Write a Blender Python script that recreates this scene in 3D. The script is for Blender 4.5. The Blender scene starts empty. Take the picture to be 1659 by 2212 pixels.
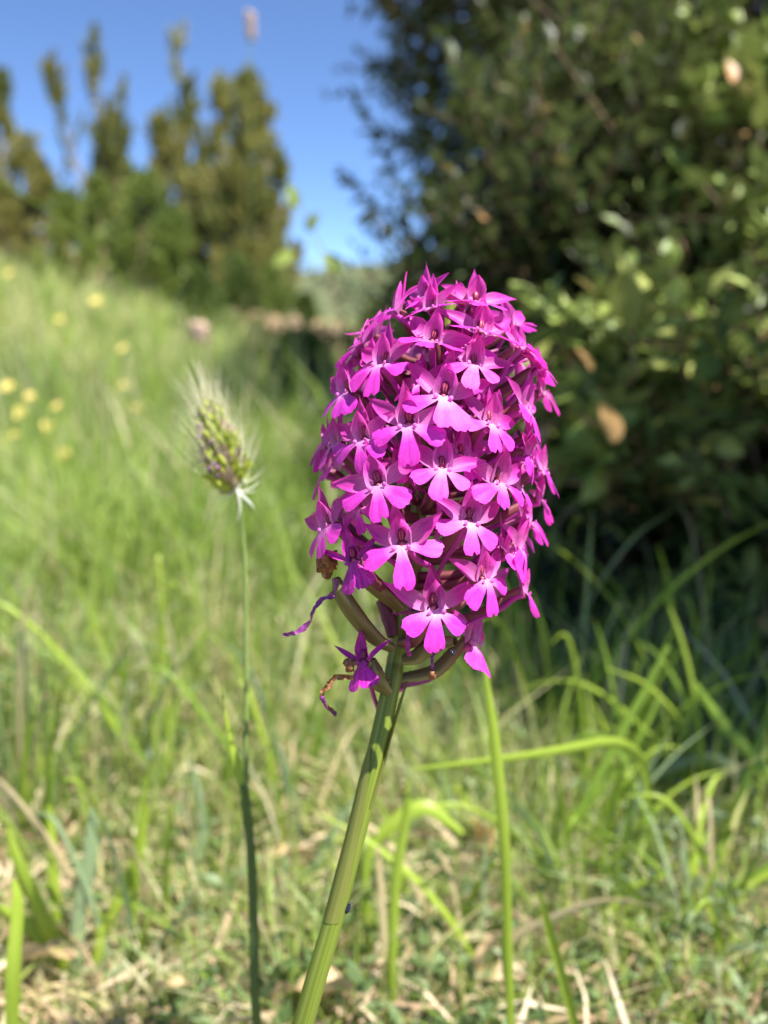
import bpy, math, random
import numpy as np
from mathutils import Vector, Matrix

# ------------------------------------------------------------------ camera, sky, sun
scene = bpy.context.scene
R = math.radians
CAM_H, PITCH, FPX = 0.19, R(13.0), 1723.3          # eye height, downward tilt, focal length in units of a 1659-wide view
cam_data = bpy.data.cameras.new('camera')
cam = bpy.data.objects.new('camera', cam_data)
scene.collection.objects.link(cam)
cam.location = (0, 0, CAM_H)
cam.rotation_euler = (R(90) - PITCH, 0, 0)
cam_data.sensor_fit = 'VERTICAL'
cam_data.sensor_height = 36.0
cam_data.lens = 28.04
cam_data.clip_start = 0.004
cam_data.clip_end = 5000.0
cam_data.dof.use_dof = True
cam_data.dof.focus_distance = 0.1095
cam_data.dof.aperture_fstop = 13.0
scene.camera = cam

SUN = Vector((0.40, -0.20, 0.90)).normalized()
SUN_EL = math.asin(SUN.z)
SUN_AZ = math.atan2(SUN.x, SUN.y)
world = bpy.data.worlds.new('World')
scene.world = world
world.use_nodes = True
wn = world.node_tree
sky = wn.nodes.new('ShaderNodeTexSky')
sky.sky_type = 'NISHITA'
sky.sun_disc = False
sky.sun_elevation = SUN_EL
sky.sun_rotation = SUN_AZ
sky.altitude = 3500.0
sky.air_density = 0.75
sky.dust_density = 0.0
sky.ozone_density = 6.0
bg = wn.nodes['Background']
bg.inputs['Strength'].default_value = 0.10
wn.links.new(sky.outputs[0], bg.inputs[0])
sun_data = bpy.data.lights.new('sun', 'SUN')
sun_data.energy = 5.0
sun_data.angle = R(0.53)
sun_data.color = (1.0, 0.955, 0.88)
sun_obj = bpy.data.objects.new('sun', sun_data)
scene.collection.objects.link(sun_obj)
sun_obj.rotation_euler = (-SUN).to_track_quat('-Z', 'Y').to_euler()
sun_obj.location = SUN * 20
vs = scene.view_settings
vs.view_transform = 'Standard'
vs.look = 'None'
vs.exposure = 1.45
vs.gamma = 1.0
scene.cycles.use_denoising = True
scene.cycles.max_bounces = 7
scene.cycles.transmission_bounces = 6
scene.cycles.transparent_max_bounces = 8

rng = np.random.default_rng(11)
random.seed(5)
COL = scene.collection.objects
FWD = np.array([0, math.cos(PITCH), -math.sin(PITCH)])
UP = np.array([0, math.sin(PITCH), math.cos(PITCH)])
RIGHT = np.array([1.0, 0, 0])
CAMP = np.array([0, 0, CAM_H])


def P(u, v, d):
    return CAMP + d * (FWD + RIGHT * (u - 829.5) / FPX + UP * (1106.0 - v) / FPX)


def T(x, y):
    """terrain height: nearly level by the orchid, climbing to the left further out"""
    x = np.asarray(x, float); y = np.asarray(y, float)
    s = np.clip((y - 0.5) / 2.5, 0, 1); s = s * s * (3 - 2 * s)
    l = np.logaddexp(0, (-x - 0.25) * 4) / 4
    z = s * 0.24 * 7 * np.tanh(l / 7)
    z = z + 0.006 * np.sin(x * 9 + 1.3) * np.cos(y * 8) + 0.02 * s * np.sin(x * 2.1 + y * 1.7)
    return z


# ------------------------------------------------------------------ materials
def new_mat(name):
    m = bpy.data.materials.new(name)
    m.use_nodes = True
    m.node_tree.nodes.clear()
    return m, m.node_tree.nodes, m.node_tree.links


def ramp(nodes, stops, interp='LINEAR'):
    r = nodes.new('ShaderNodeValToRGB')
    r.color_ramp.interpolation = interp
    e = r.color_ramp.elements
    while len(e) < len(stops):
        e.new(0.5)
    for k, (p, c) in enumerate(stops):
        e[k].position = p
        e[k].color = (c[0], c[1], c[2], 1)
    return r


def leaf_shader(m, nodes, links, color, transl=0.35, rough=0.45, spec=0.4, tcol=None, bump=None, coat=0.0):
    b = nodes.new('ShaderNodeBsdfPrincipled')
    b.inputs['Roughness'].default_value = rough
    b.inputs['Specular IOR Level'].default_value = spec
    if coat:
        b.inputs['Coat Weight'].default_value = coat
        b.inputs['Coat Roughness'].default_value = 0.22
    links.new(color, b.inputs['Base Color'])
    t = nodes.new('ShaderNodeBsdfTranslucent')
    links.new(tcol if tcol else color, t.inputs['Color'])
    mx = nodes.new('ShaderNodeMixShader')
    mx.inputs[0].default_value = transl
    links.new(b.outputs[0], mx.inputs[1])
    links.new(t.outputs[0], mx.inputs[2])
    if bump:
        links.new(bump, b.inputs['Normal'])
    o = nodes.new('ShaderNodeOutputMaterial')
    links.new(mx.outputs[0], o.inputs[0])


def noise(nodes, links, scale, detail=3.0, vec=None, rough=0.55):
    n = nodes.new('ShaderNodeTexNoise')
    n.inputs['Scale'].default_value = scale
    n.inputs['Detail'].default_value = detail
    n.inputs['Roughness'].default_value = rough
    if vec is None:
        tc = nodes.new('ShaderNodeTexCoord'); vec = tc.outputs['Object']
    links.new(vec, n.inputs['Vector'])
    return n


def mixc(nodes, links, fac, a, b, mode='MIX'):
    x = nodes.new('ShaderNodeMix'); x.data_type = 'RGBA'; x.blend_type = mode
    for val, idx in ((fac, 0), (a, 6), (b, 7)):
        if hasattr(val, 'is_linked'):
            links.new(val, x.inputs[idx])
        elif idx == 0:
            x.inputs[0].default_value = val
        else:
            x.inputs[idx].default_value = (val[0], val[1], val[2], 1)
    return x.outputs[2]


def petal_mat(name, base, tip, pale, pale_to=0.3, vein=0.25, transl=0.34, rough=0.5, specks=0.0):
    m, n, l = new_mat(name)
    uv = n.new('ShaderNodeUVMap'); uv.uv_map = 'UVMap'
    sep = n.new('ShaderNodeSeparateXYZ'); l.new(uv.outputs[0], sep.inputs[0])
    r = ramp(n, [(0.0, pale), (pale_to, base), (0.85, base), (1.0, tip)])
    l.new(sep.outputs[1], r.inputs[0])
    # veins run along the petal
    mp = n.new('ShaderNodeMapping'); mp.inputs['Scale'].default_value = (26, 2.0, 1)
    l.new(uv.outputs[0], mp.inputs[0])
    vn = noise(n, l, 1.3, 2.0, mp.outputs[0])
    vr = ramp(n, [(0.42, (1, 1, 1)), (0.62, (1 - vein, 1 - vein * 1.3, 1 - vein))])
    l.new(vn.outputs[0], vr.inputs[0])
    c = mixc(n, l, 1.0, r.outputs[0], vr.outputs[0], 'MULTIPLY')
    oi = n.new('ShaderNodeObjectInfo')
    hs = n.new('ShaderNodeHueSaturation')
    ma = n.new('ShaderNodeMapRange'); ma.inputs[3].default_value = 0.488; ma.inputs[4].default_value = 0.512
    l.new(oi.outputs['Random'], ma.inputs[0]); l.new(ma.outputs[0], hs.inputs['Hue'])
    mb_ = n.new('ShaderNodeMapRange'); mb_.inputs[3].default_value = 0.86; mb_.inputs[4].default_value = 1.08
    mm = n.new('ShaderNodeMath'); mm.operation = 'FRACT'
    m7 = n.new('ShaderNodeMath'); m7.operation = 'MULTIPLY'; m7.inputs[1].default_value = 7.31
    l.new(oi.outputs['Random'], m7.inputs[0]); l.new(m7.outputs[0], mm.inputs[0]); l.new(mm.outputs[0], mb_.inputs[0])
    l.new(mb_.outputs[0], hs.inputs['Value'])
    l.new(c, hs.inputs['Color'])
    col = hs.outputs[0]
    if specks:
        sp = noise(n, l, 5200, 1.0)
        sr = ramp(n, [(0.62, (0, 0, 0)), (0.72, (1, 1, 1))]); l.new(sp.outputs[0], sr.inputs[0])
        k = n.new('ShaderNodeMath'); k.operation = 'MULTIPLY'; k.inputs[1].default_value = specks
        l.new(sr.outputs[0], k.inputs[0])
        col = mixc(n, l, k.outputs[0], col, (0.88, 0.45, 0.88))
    cell = n.new('ShaderNodeTexVoronoi'); cell.inputs['Scale'].default_value = 7500
    tc = n.new('ShaderNodeTexCoord'); l.new(tc.outputs['Object'], cell.inputs['Vector'])
    nb = noise(n, l, 1500, 3)
    ad = n.new('ShaderNodeMath'); ad.operation = 'ADD'
    l.new(cell.outputs[0], ad.inputs[0]); l.new(nb.outputs[0], ad.inputs[1])
    bp = n.new('ShaderNodeBump'); bp.inputs['Strength'].default_value = 0.35; bp.inputs['Distance'].default_value = 0.00007
    l.new(ad.outputs[0], bp.inputs['Height'])
    leaf_shader(m, n, l, col, transl, rough, 0.35, bump=bp.outputs[0])
    return m


MAG = (0.74, 0.034, 0.60)
M = {}
M['lip'] = petal_mat('lip_petal', (0.88, 0.060, 0.66), (0.80, 0.036, 0.57), (0.92, 0.46, 0.80), 0.46, 0.24, 0.36, 0.5, 0.14)
M['sepal'] = petal_mat('sepal_petal', (0.80, 0.075, 0.55), (0.70, 0.030, 0.43), (0.86, 0.36, 0.72), 0.50, 0.30, 0.56, 0.42, 0.10)
M['hood'] = petal_mat('hood_petal', (0.82, 0.100, 0.58), (0.70, 0.034, 0.44), (0.88, 0.40, 0.74), 0.60, 0.32, 0.55, 0.42, 0.10)
M['wither'] = petal_mat('withering_petal', (0.62, 0.025, 0.46), (0.42, 0.018, 0.30), (0.55, 0.10, 0.42), 0.35, 0.45, 0.25, 0.38, 0.25)
M['spur'] = petal_mat('spur_tissue', (0.50, 0.045, 0.36), (0.62, 0.08, 0.46), (0.55, 0.08, 0.40), 0.3, 0.2, 0.25, 0.4)


def simple_mat(name, stops, scale=800, rough=0.5, transl=0.0, spec=0.35, stretch=None, bumpd=0.0001, bumps=0.4):
    """a noise-coloured solid tissue; stretch = UV mapping scale for lengthwise streaks"""
    m, n, l = new_mat(name)
    if stretch:
        uv = n.new('ShaderNodeUVMap'); uv.uv_map = 'UVMap'
        mp = n.new('ShaderNodeMapping'); mp.inputs['Scale'].default_value = (stretch[0], stretch[1], 1)
        l.new(uv.outputs[0], mp.inputs[0])
        ns = noise(n, l, 1.0, 4, mp.outputs[0])
    else:
        ns = noise(n, l, scale, 4)
    r = ramp(n, stops); l.new(ns.outputs[0], r.inputs[0])
    bp = n.new('ShaderNodeBump'); bp.inputs['Strength'].default_value = bumps; bp.inputs['Distance'].default_value = bumpd
    l.new(ns.outputs[0], bp.inputs['Height'])
    leaf_shader(m, n, l, r.outputs[0], transl, rough, spec, bump=bp.outputs[0])
    return m


M['ovary'] = simple_mat('ovary_tissue', [(0.30, (0.09, 0.012, 0.035)), (0.48, (0.17, 0.035, 0.06)), (0.70, (0.22, 0.12, 0.06))], 0, 0.45, 0.08, stretch=(5, 1.2), bumpd=0.0003)
M['ovary_green'] = simple_mat('green_ovary_tissue', [(0.30, (0.08, 0.045, 0.02)), (0.5, (0.15, 0.12, 0.04)), (0.70, (0.34, 0.31, 0.14))], 0, 0.45, 0.12, stretch=(5, 1.0), bumpd=0.0003)
M['bract'] = simple_mat('bract_tissue', [(0.3, (0.22, 0.03, 0.15)), (0.55, (0.40, 0.08, 0.26)), (0.75, (0.42, 0.22, 0.20))], 0, 0.45, 0.3, stretch=(7, 1.5))
M['column'] = simple_mat('column_tissue', [(0.35, (0.12, 0.006, 0.035)), (0.65, (0.28, 0.016, 0.10))], 2500, 0.4)
M['pollen'] = simple_mat('pollen_strip', [(0.35, (0.30, 0.05, 0.08)), (0.65, (0.50, 0.12, 0.16))], 2500, 0.5)
M['stem'] = simple_mat('stem_tissue', [(0.3, (0.11, 0.16, 0.012)), (0.48, (0.18, 0.24, 0.03)), (0.6, (0.27, 0.31, 0.07)), (0.7, (0.40, 0.40, 0.16))], 0, 0.42, 0.22, stretch=(13, 0.35), bumpd=0.0003)
M['sheath'] = simple_mat('sheath_tissue', [(0.28, (0.17, 0.12, 0.06)), (0.42, (0.19, 0.21, 0.04)), (0.75, (0.30, 0.32, 0.09))], 0, 0.45, 0.3, stretch=(9, 0.6))
M['brown'] = simple_mat('withered_brown', [(0.3, (0.09, 0.03, 0.015)), (0.55, (0.30, 0.13, 0.05)), (0.75, (0.55, 0.33, 0.16))], 1600, 0.6, 0.2, bumpd=0.0004, bumps=0.8)
M['purple_strand'] = simple_mat('withered_purple', [(0.3, (0.12, 0.02, 0.11)), (0.6, (0.30, 0.06, 0.28)), (0.8, (0.55, 0.28, 0.52))], 1500, 0.4, 0.2, bumpd=0.0003)
M['beetle'] = simple_mat('beetle_shell', [(0.3, (0.006, 0.006, 0.012)), (0.7, (0.02, 0.02, 0.05))], 2500, 0.25)


def blade_mat(name, c1, c2, c3, transl=0.45, rough=0.42):
    m, n, l = new_mat(name)
    uv = n.new('ShaderNodeUVMap'); uv.uv_map = 'UVMap'
    mp = n.new('ShaderNodeMapping'); mp.inputs['Scale'].default_value = (9, 1.3, 1)
    l.new(uv.outputs[0], mp.inputs[0])
    ns = noise(n, l, 1.0, 3, mp.outputs[0])
    r = ramp(n, [(0.3, c1), (0.5, c2), (0.72, c3)]); l.new(ns.outputs[0], r.inputs[0])
    leaf_shader(m, n, l, r.outputs[0], transl, rough, 0.4)
    return m


M['lime'] = blade_mat('lime_blade', (0.25, 0.36, 0.03), (0.34, 0.46, 0.05), (0.44, 0.55, 0.10))
M['green'] = blade_mat('green_blade', (0.13, 0.23, 0.02), (0.19, 0.30, 0.035), (0.28, 0.38, 0.07))
M['deep'] = blade_mat('deep_green_blade', (0.05, 0.12, 0.03), (0.08, 0.17, 0.04), (0.13, 0.22, 0.06), 0.3)
M['grey'] = blade_mat('grey_green_blade', (0.16, 0.24, 0.11), (0.24, 0.32, 0.16), (0.34, 0.40, 0.22), 0.35)
M['straw'] = blade_mat('straw_blade', (0.36, 0.27, 0.13), (0.50, 0.40, 0.22), (0.62, 0.54, 0.34), 0.3, 0.55)


def rnd_mat(name, stops, transl=0.4, rough=0.45, spec=0.35, coat=0.0, back=None, interp='LINEAR'):
    """colour of each small leaf or blade from its own number"""
    m, n, l = new_mat(name)
    a = n.new('ShaderNodeAttribute'); a.attribute_name = 'rnd'
    r = ramp(n, stops, interp); l.new(a.outputs['Fac'], r.inputs[0])
    col = r.outputs[0]
    if back:
        g = n.new('ShaderNodeNewGeometry')
        mx = mixc(n, l, 0.65, col, back)
        col = mixc(n, l, g.outputs['Backfacing'], col, mx)
    leaf_shader(m, n, l, col, transl, rough, spec, coat=coat)
    return m


M['meadow'] = rnd_mat('meadow_grass', [(0.0, (0.06, 0.13, 0.025)), (0.22, (0.14, 0.23, 0.045)), (0.45, (0.26, 0.385, 0.06)), (0.62, (0.42, 0.52, 0.12)),
                                       (0.78, (0.34, 0.46, 0.22)), (0.88, (0.58, 0.53, 0.24)), (1.0, (0.76, 0.69, 0.47))], 0.55)
M['herb'] = rnd_mat('low_herbs', [(0.0, (0.06, 0.11, 0.03)), (0.4, (0.14, 0.21, 0.07)), (0.7, (0.24, 0.31, 0.17)), (1.0, (0.36, 0.42, 0.22))], 0.35)
M['litter'] = rnd_mat('dry_litter', [(0.0, (0.16, 0.10, 0.06)), (0.35, (0.36, 0.25, 0.15)), (0.7, (0.55, 0.42, 0.27)), (1.0, (0.74, 0.64, 0.46))], 0.2, 0.6)
BOXST = [(0.0, (0.010, 0.019, 0.003)), (0.45, (0.024, 0.044, 0.007)), (0.72, (0.13, 0.19, 0.035)), (0.86, (0.32, 0.40, 0.09)), (0.93, (0.30, 0.24, 0.07)), (0.97, (0.48, 0.26, 0.12)), (1.0, (0.60, 0.40, 0.22))]  # darkest stops paint in inner shade, light greens a sunlit look
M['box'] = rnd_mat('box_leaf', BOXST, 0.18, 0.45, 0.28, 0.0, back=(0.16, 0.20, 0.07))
M['twig'] = simple_mat('twig_bark', [(0.3, (0.10, 0.065, 0.035)), (0.55, (0.22, 0.15, 0.08)), (0.75, (0.34, 0.27, 0.17))], 220, 0.7, 0, bumpd=0.001)
M['juniper'] = rnd_mat('juniper_foliage', [(0.0, (0.09, 0.12, 0.04)), (0.4, (0.19, 0.21, 0.055)), (0.68, (0.32, 0.29, 0.08)), (0.86, (0.29, 0.26, 0.09)), (1.0, (0.37, 0.31, 0.17))], 0.45, 0.6)
M['shrub_green'] = rnd_mat('shrub_foliage', [(0.0, (0.07, 0.11, 0.03)), (0.5, (0.17, 0.23, 0.05)), (0.8, (0.28, 0.33, 0.07)), (1.0, (0.40, 0.38, 0.16))], 0.4, 0.5)
M['yellow'] = rnd_mat('yellow_petal', [(0.0, (0.80, 0.46, 0.02)), (0.5, (0.85, 0.62, 0.06)), (1.0, (0.88, 0.74, 0.22))], 0.3, 0.5)
M['yellow_flat'] = simple_mat('yellow_petal_tissue', [(0.3, (0.74, 0.52, 0.10)), (0.7, (0.82, 0.72, 0.26))], 300, 0.5, 0.3)
M['dryleaf'] = simple_mat('dry_leaf_tissue', [(0.3, (0.40, 0.26, 0.12)), (0.55, (0.62, 0.46, 0.26)), (0.75, (0.80, 0.70, 0.46))], 160, 0.55, 0.3, bumpd=0.001)
M['orange_leaf'] = simple_mat('orange_leaf_tissue', [(0.3, (0.55, 0.27, 0.10)), (0.55, (0.72, 0.44, 0.20)), (0.75, (0.84, 0.68, 0.46))], 120, 0.4, 0.3, bumpd=0.0006)
M['husk'] = simple_mat('spikelet_husk', [(0.3, (0.34, 0.40, 0.06)), (0.55, (0.50, 0.58, 0.10)), (0.75, (0.60, 0.58, 0.24))], 0, 0.45, 0.4, stretch=(5, 1.2))
M['husk_brown'] = simple_mat('spikelet_husk_tan', [(0.3, (0.34, 0.24, 0.20)), (0.6, (0.52, 0.42, 0.32)), (0.8, (0.62, 0.55, 0.42))], 0, 0.5, 0.3, stretch=(5, 1.2))
M['awn'] = simple_mat('awn_bristle', [(0.3, (0.70, 0.68, 0.46)), (0.7, (0.84, 0.80, 0.62))], 500, 0.45, 0.4)
M['bristle'] = simple_mat('pale_bristle', [(0.3, (0.66, 0.68, 0.50)), (0.7, (0.86, 0.86, 0.74))], 500, 0.4, 0.3)
M['anther'] = simple_mat('purple_anther', [(0.3, (0.14, 0.04, 0.14)), (0.7, (0.34, 0.15, 0.32))], 1500, 0.5, 0.2)
M['culm'] = simple_mat('grass_culm', [(0.3, (0.14, 0.22, 0.05)), (0.55, (0.24, 0.32, 0.09)), (0.75, (0.36, 0.42, 0.16))], 0, 0.45, 0.3, stretch=(5, 0.6))
M['culm_dark'] = simple_mat('grass_sheath', [(0.3, (0.05, 0.09, 0.022)), (0.55, (0.085, 0.14, 0.03)), (0.75, (0.14, 0.20, 0.05))], 0, 0.4, 0.15, stretch=(7, 0.5))
M['pink_head'] = simple_mat('pinkish_seed_head', [(0.3, (0.60, 0.42, 0.30)), (0.7, (0.78, 0.60, 0.48))], 700, 0.6, 0.3)


def ground_mat():
    m, n, l = new_mat('soil_and_turf')
    tc = n.new('ShaderNodeTexCoord')
    a = noise(n, l, 55, 6, tc.outputs['Object'], 0.65)
    r1 = ramp(n, [(0.3, (0.07, 0.05, 0.03)), (0.5, (0.20, 0.145, 0.085)), (0.7, (0.40, 0.31, 0.20))]); l.new(a.outputs[0], r1.inputs[0])
    b = noise(n, l, 1.1, 5, tc.outputs['Object'])
    r2 = ramp(n, [(0.3, (0.10, 0.15, 0.03)), (0.55, (0.19, 0.24, 0.06)), (0.75, (0.33, 0.31, 0.12))]); l.new(b.outputs[0], r2.inputs[0])
    c = noise(n, l, 7, 4, tc.outputs['Object'])
    rc = ramp(n, [(0.42, (0, 0, 0)), (0.62, (1, 1, 1))]); l.new(c.outputs[0], rc.inputs[0])
    col = mixc(n, l, rc.outputs[0], r1.outputs[0], r2.outputs[0])
    p = n.new('ShaderNodeBsdfPrincipled'); p.inputs['Roughness'].default_value = 0.9
    bp = n.new('ShaderNodeBump'); bp.inputs['Strength'].default_value = 0.8; bp.inputs['Distance'].default_value = 0.01
    l.new(a.outputs[0], bp.inputs['Height']); l.new(bp.outputs[0], p.inputs['Normal'])
    l.new(col, p.inputs['Base Color'])
    o = n.new('ShaderNodeOutputMaterial'); l.new(p.outputs[0], o.inputs[0])
    return m


def hill_mat():
    m, n, l = new_mat('scrubby_hill')
    tc = n.new('ShaderNodeTexCoord')
    a = noise(n, l, 0.06, 7, tc.outputs['Object'], 0.7)
    r1 = ramp(n, [(0.3, (0.03, 0.05, 0.015)), (0.5, (0.065, 0.085, 0.028)), (0.68, (0.14, 0.125, 0.06))]); l.new(a.outputs[0], r1.inputs[0])
    p = n.new('ShaderNodeBsdfPrincipled'); p.inputs['Roughness'].default_value = 0.95
    l.new(r1.outputs[0], p.inputs['Base Color'])
    o = n.new('ShaderNodeOutputMaterial'); l.new(p.outputs[0], o.inputs[0])
    return m


M['ground'] = ground_mat()
M['hill'] = hill_mat()


# ------------------------------------------------------------------ mesh helpers
def mesh_np(name, verts, faces, uv=None, rnd=None, smooth=True, mat=None):
    """verts (n,3), faces (m,k) of one size; uv per vertex (n,2); rnd per vertex"""
    verts = np.asarray(verts, np.float32); faces = np.asarray(faces, np.int32)
    me = bpy.data.meshes.new(name)
    k = faces.shape[1]
    me.vertices.add(len(verts)); me.vertices.foreach_set('co', verts.ravel())
    me.loops.add(faces.size); me.loops.foreach_set('vertex_index', faces.ravel())
    me.polygons.add(len(faces))
    me.polygons.foreach_set('loop_start', np.arange(0, faces.size, k, dtype=np.int32))
    me.polygons.foreach_set('loop_total', np.full(len(faces), k, np.int32))
    me.polygons.foreach_set('use_smooth', np.full(len(faces), smooth, bool))
    if uv is not None:
        ul = me.uv_layers.new(name='UVMap')
        ul.data.foreach_set('uv', np.asarray(uv, np.float32)[faces.ravel()].ravel())
    if rnd is not None:
        at = me.attributes.new('rnd', 'FLOAT', 'POINT')
        at.data.foreach_set('value', np.asarray(rnd, np.float32))
    me.update(calc_edges=True)
    if mat:
        me.materials.append(mat)
    return me


def grid_faces(nu, nv, off=0):
    f = []
    for j in range(nv - 1):
        for i in range(nu - 1):
            a = off + j * nu + i
            f.append((a, a + 1, a + nu + 1, a + nu))
    return f


class MB:
    """collects quads with UVs for one mesh"""
    def __init__(s):
        s.v = []; s.f = []; s.uv = []

    def grid(s, pts, uv):
        nv, nu = pts.shape[:2]
        o = len(s.v)
        s.v.extend(pts.reshape(-1, 3).tolist()); s.uv.extend(uv.reshape(-1, 2).tolist())
        s.f.extend(grid_faces(nu, nv, o))

    def tube(s, path, rad, n=8, squash=1.0, ridges=0, ridge=0.0):
        path = np.asarray(path, float)
        rad = np.broadcast_to(np.asarray(rad, float), (len(path),))
        tan = np.gradient(path, axis=0); tan /= np.linalg.norm(tan, axis=1)[:, None] + 1e-12
        ref = np.array([0.3, -1.0, 0.2]) if abs(tan[0] @ np.array([0, -1, 0])) < 0.9 else np.array([1.0, 0, 0])
        ring = []
        x = np.cross(ref, tan[0]); x /= np.linalg.norm(x)
        for k in range(len(path)):
            x = x - tan[k] * (x @ tan[k]); x /= np.linalg.norm(x) + 1e-12
            y = np.cross(tan[k], x)
            th = np.linspace(0, 2 * np.pi, n + 1)
            rr = rad[k] * (1 + ridge * np.cos(ridges * th)) if ridges else np.full(n + 1, rad[k])
            ring.append(path[k] + (np.cos(th) * rr)[:, None] * x + (np.sin(th) * rr * squash)[:, None] * y)
        pts = np.array(ring)
        U, V = np.meshgrid(np.linspace(0, 1, n + 1), np.linspace(0, 1, len(path)))
        s.grid(pts, np.stack([U, V], -1))

    def ribbon(s, path, width, side, fold=0.0, twist=0.0, nrm=None):
        """a blade along path; width (n,), side = across vector(s); fold lifts the midrib"""
        path = np.asarray(path, float); n = len(path)
        width = np.broadcast_to(np.asarray(width, float), (n,))
        tan = np.gradient(path, axis=0); tan /= np.linalg.norm(tan, axis=1)[:, None] + 1e-12
        side = np.broadcast_to(np.asarray(side, float), (n, 3))
        rows = []
        for k in range(n):
            sd = side[k] - tan[k] * (side[k] @ tan[k]); sd /= np.linalg.norm(sd) + 1e-12
            nr = np.cross(tan[k], sd)
            a = twist * k / max(n - 1, 1)
            sd2 = sd * math.cos(a) + nr * math.sin(a); nr2 = nr * math.cos(a) - sd * math.sin(a)
            w = width[k] / 2
            rows.append([path[k] - sd2 * w, path[k] - sd2 * w * 0.5 + nr2 * w * fold * 0.6, path[k] + nr2 * w * fold, path[k] + sd2 * w * 0.5 + nr2 * w * fold * 0.6, path[k] + sd2 * w])
        U, V = np.meshgrid(np.linspace(0, 1, 5), np.linspace(0, 1, n))
        s.grid(np.array(rows), np.stack([U, V], -1))

    def ellipsoid(s, c, r, nu=10, nv=7, axis=None):
        th = np.linspace(0, 2 * np.pi, nu + 1); ph = np.linspace(0.02, np.pi - 0.02, nv)
        TH, PH = np.meshgrid(th, ph)
        p = np.stack([np.cos(TH) * np.sin(PH) * r[0], np.sin(TH) * np.sin(PH) * r[1], np.cos(PH) * r[2]], -1)
        if axis is not None:
            p = p @ np.array(Vector(axis).to_track_quat('Z', 'Y').to_matrix()).T
        s.grid(p + np.asarray(c), np.stack([TH / 6.283, PH / np.pi], -1))

    def mesh(s, name, mat):
        return mesh_np(name, s.v, s.f, s.uv, None, True, mat)


def obj(name, me, parent=None, loc=None):
    o = bpy.data.objects.new(name, me)
    COL.link(o)
    if parent is not None:
        o.parent = parent
    if loc is not None:
        o.location = Vector(loc)
    return o


def empty(name, loc):
    o = bpy.data.objects.new(name, None)
    o.empty_display_size = 0.01
    COL.link(o); o.location = Vector(loc)
    return o


def tag(o, label=None, cat=None, group=None, kind=None):
    if label: o['label'] = label
    if cat: o['category'] = cat
    if group: o['group'] = group
    if kind: o['kind'] = kind
    return o


def smooth_path(pts, n=24):
    """Catmull-Rom through the points"""
    p = np.asarray(pts, float)
    q = np.vstack([2 * p[0] - p[1], p, 2 * p[-1] - p[-2]])
    out = []
    segs = len(p) - 1
    for t in np.linspace(0, segs - 1e-6, n):
        i = int(t); f = t - i
        a, b, c, d = q[i], q[i + 1], q[i + 2], q[i + 3]
        out.append(0.5 * ((2 * b) + (c - a) * f + (2 * a - 5 * b + 4 * c - d) * f * f + (3 * b - a - 3 * c + d) * f ** 3))
    return np.array(out)


def scatter(name, tv, tf, mats, locs, rnd, mat, smooth=True):
    """many transformed copies of a small template joined in one mesh"""
    tv = np.asarray(tv, float); tf = np.asarray(tf, int)
    N = len(locs); k = len(tv)
    v = np.einsum('nij,kj->nki', mats, tv) + locs[:, None, :]
    f = (np.arange(N) * k)[:, None, None] + tf[None]
    return mesh_np(name, v.reshape(-1, 3), f.reshape(-1, tf.shape[1]), None, np.repeat(rnd, k), smooth, mat)


def frames(dirs, roll, scale):
    """rotation matrices whose +Y column is dirs (leaf length), with a roll about it"""
    d = dirs / np.linalg.norm(dirs, axis=1)[:, None]
    ref = np.where(np.abs(d[:, 2:3]) < 0.95, np.array([[0, 0, 1.0]]), np.array([[1.0, 0, 0]]))
    x = np.cross(d, ref); x /= np.linalg.norm(x, axis=1)[:, None]
    z = np.cross(x, d)
    c, s = np.cos(roll)[:, None], np.sin(roll)[:, None]
    x2 = x * c + z * s; z2 = z * c - x * s
    return np.stack([x2, d, z2], -1) * np.asarray(scale).reshape(-1, 1, 1)


# ------------------------------------------------------------------ setting: ground and hill
def build_ground():
    rr = np.concatenate([[0.0], np.geomspace(0.03, 2500, 120)])
    th = np.linspace(0, 2 * np.pi, 145)
    RR, TH = np.meshgrid(rr, th, indexing='ij')
    x = RR * np.sin(TH); y = RR * np.cos(TH)
    z = T(x, y)
    pts = np.stack([x, y, z], -1)
    mb = MB(); mb.grid(pts, np.stack([TH, RR], -1))
    o = obj('ground', mb.mesh('ground', M['ground']))
    tag(o, 'dry grassy meadow ground climbing to the left', 'ground', kind='structure')
    xs = np.linspace(-900, 1500, 140); ys = np.linspace(420, 1300, 50)
    X, Y = np.meshgrid(xs, ys)
    prof = np.clip((Y - 420) / 420, 0, 1); prof = prof * prof * (3 - 2 * prof)
    Z = -6 + prof * (62 + 0.055 * X + 9 * np.sin(X / 130 + 0.4) + 5 * np.sin(X / 47 + Y / 90)) + 1.5 * np.sin(X / 13) * np.cos(Y / 17)
    mb = MB(); mb.grid(np.stack([X, Y, Z], -1), np.stack([X / 100, Y / 100], -1))
    o = obj('hill', mb.mesh('hill', M['hill']))
    tag(o, 'distant scrub covered hill under the blue sky', 'hill', kind='structure')


build_ground()

# ------------------------------------------------------------------ meadow grass, herbs, litter (uncountable)
def in_wedge(n, y0, y1, half, power):
    """points in front of the camera, denser near it"""
    t = rng.random(n) ** power
    y = y0 * (y1 / y0) ** t
    x = (rng.random(n) * 2 - 1) * half * (y + 0.12)
    return x, y


BT = np.array([[-.5, 0, 0], [.5, 0, 0], [-.45, .34, .0], [.45, .34, .0], [-.32, .68, .0], [.32, .68, .0], [0, 1, 0], [0.02, 1, 0]])
BF = np.array([[0, 1, 3, 2], [2, 3, 5, 4], [4, 5, 7, 6]])


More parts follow.
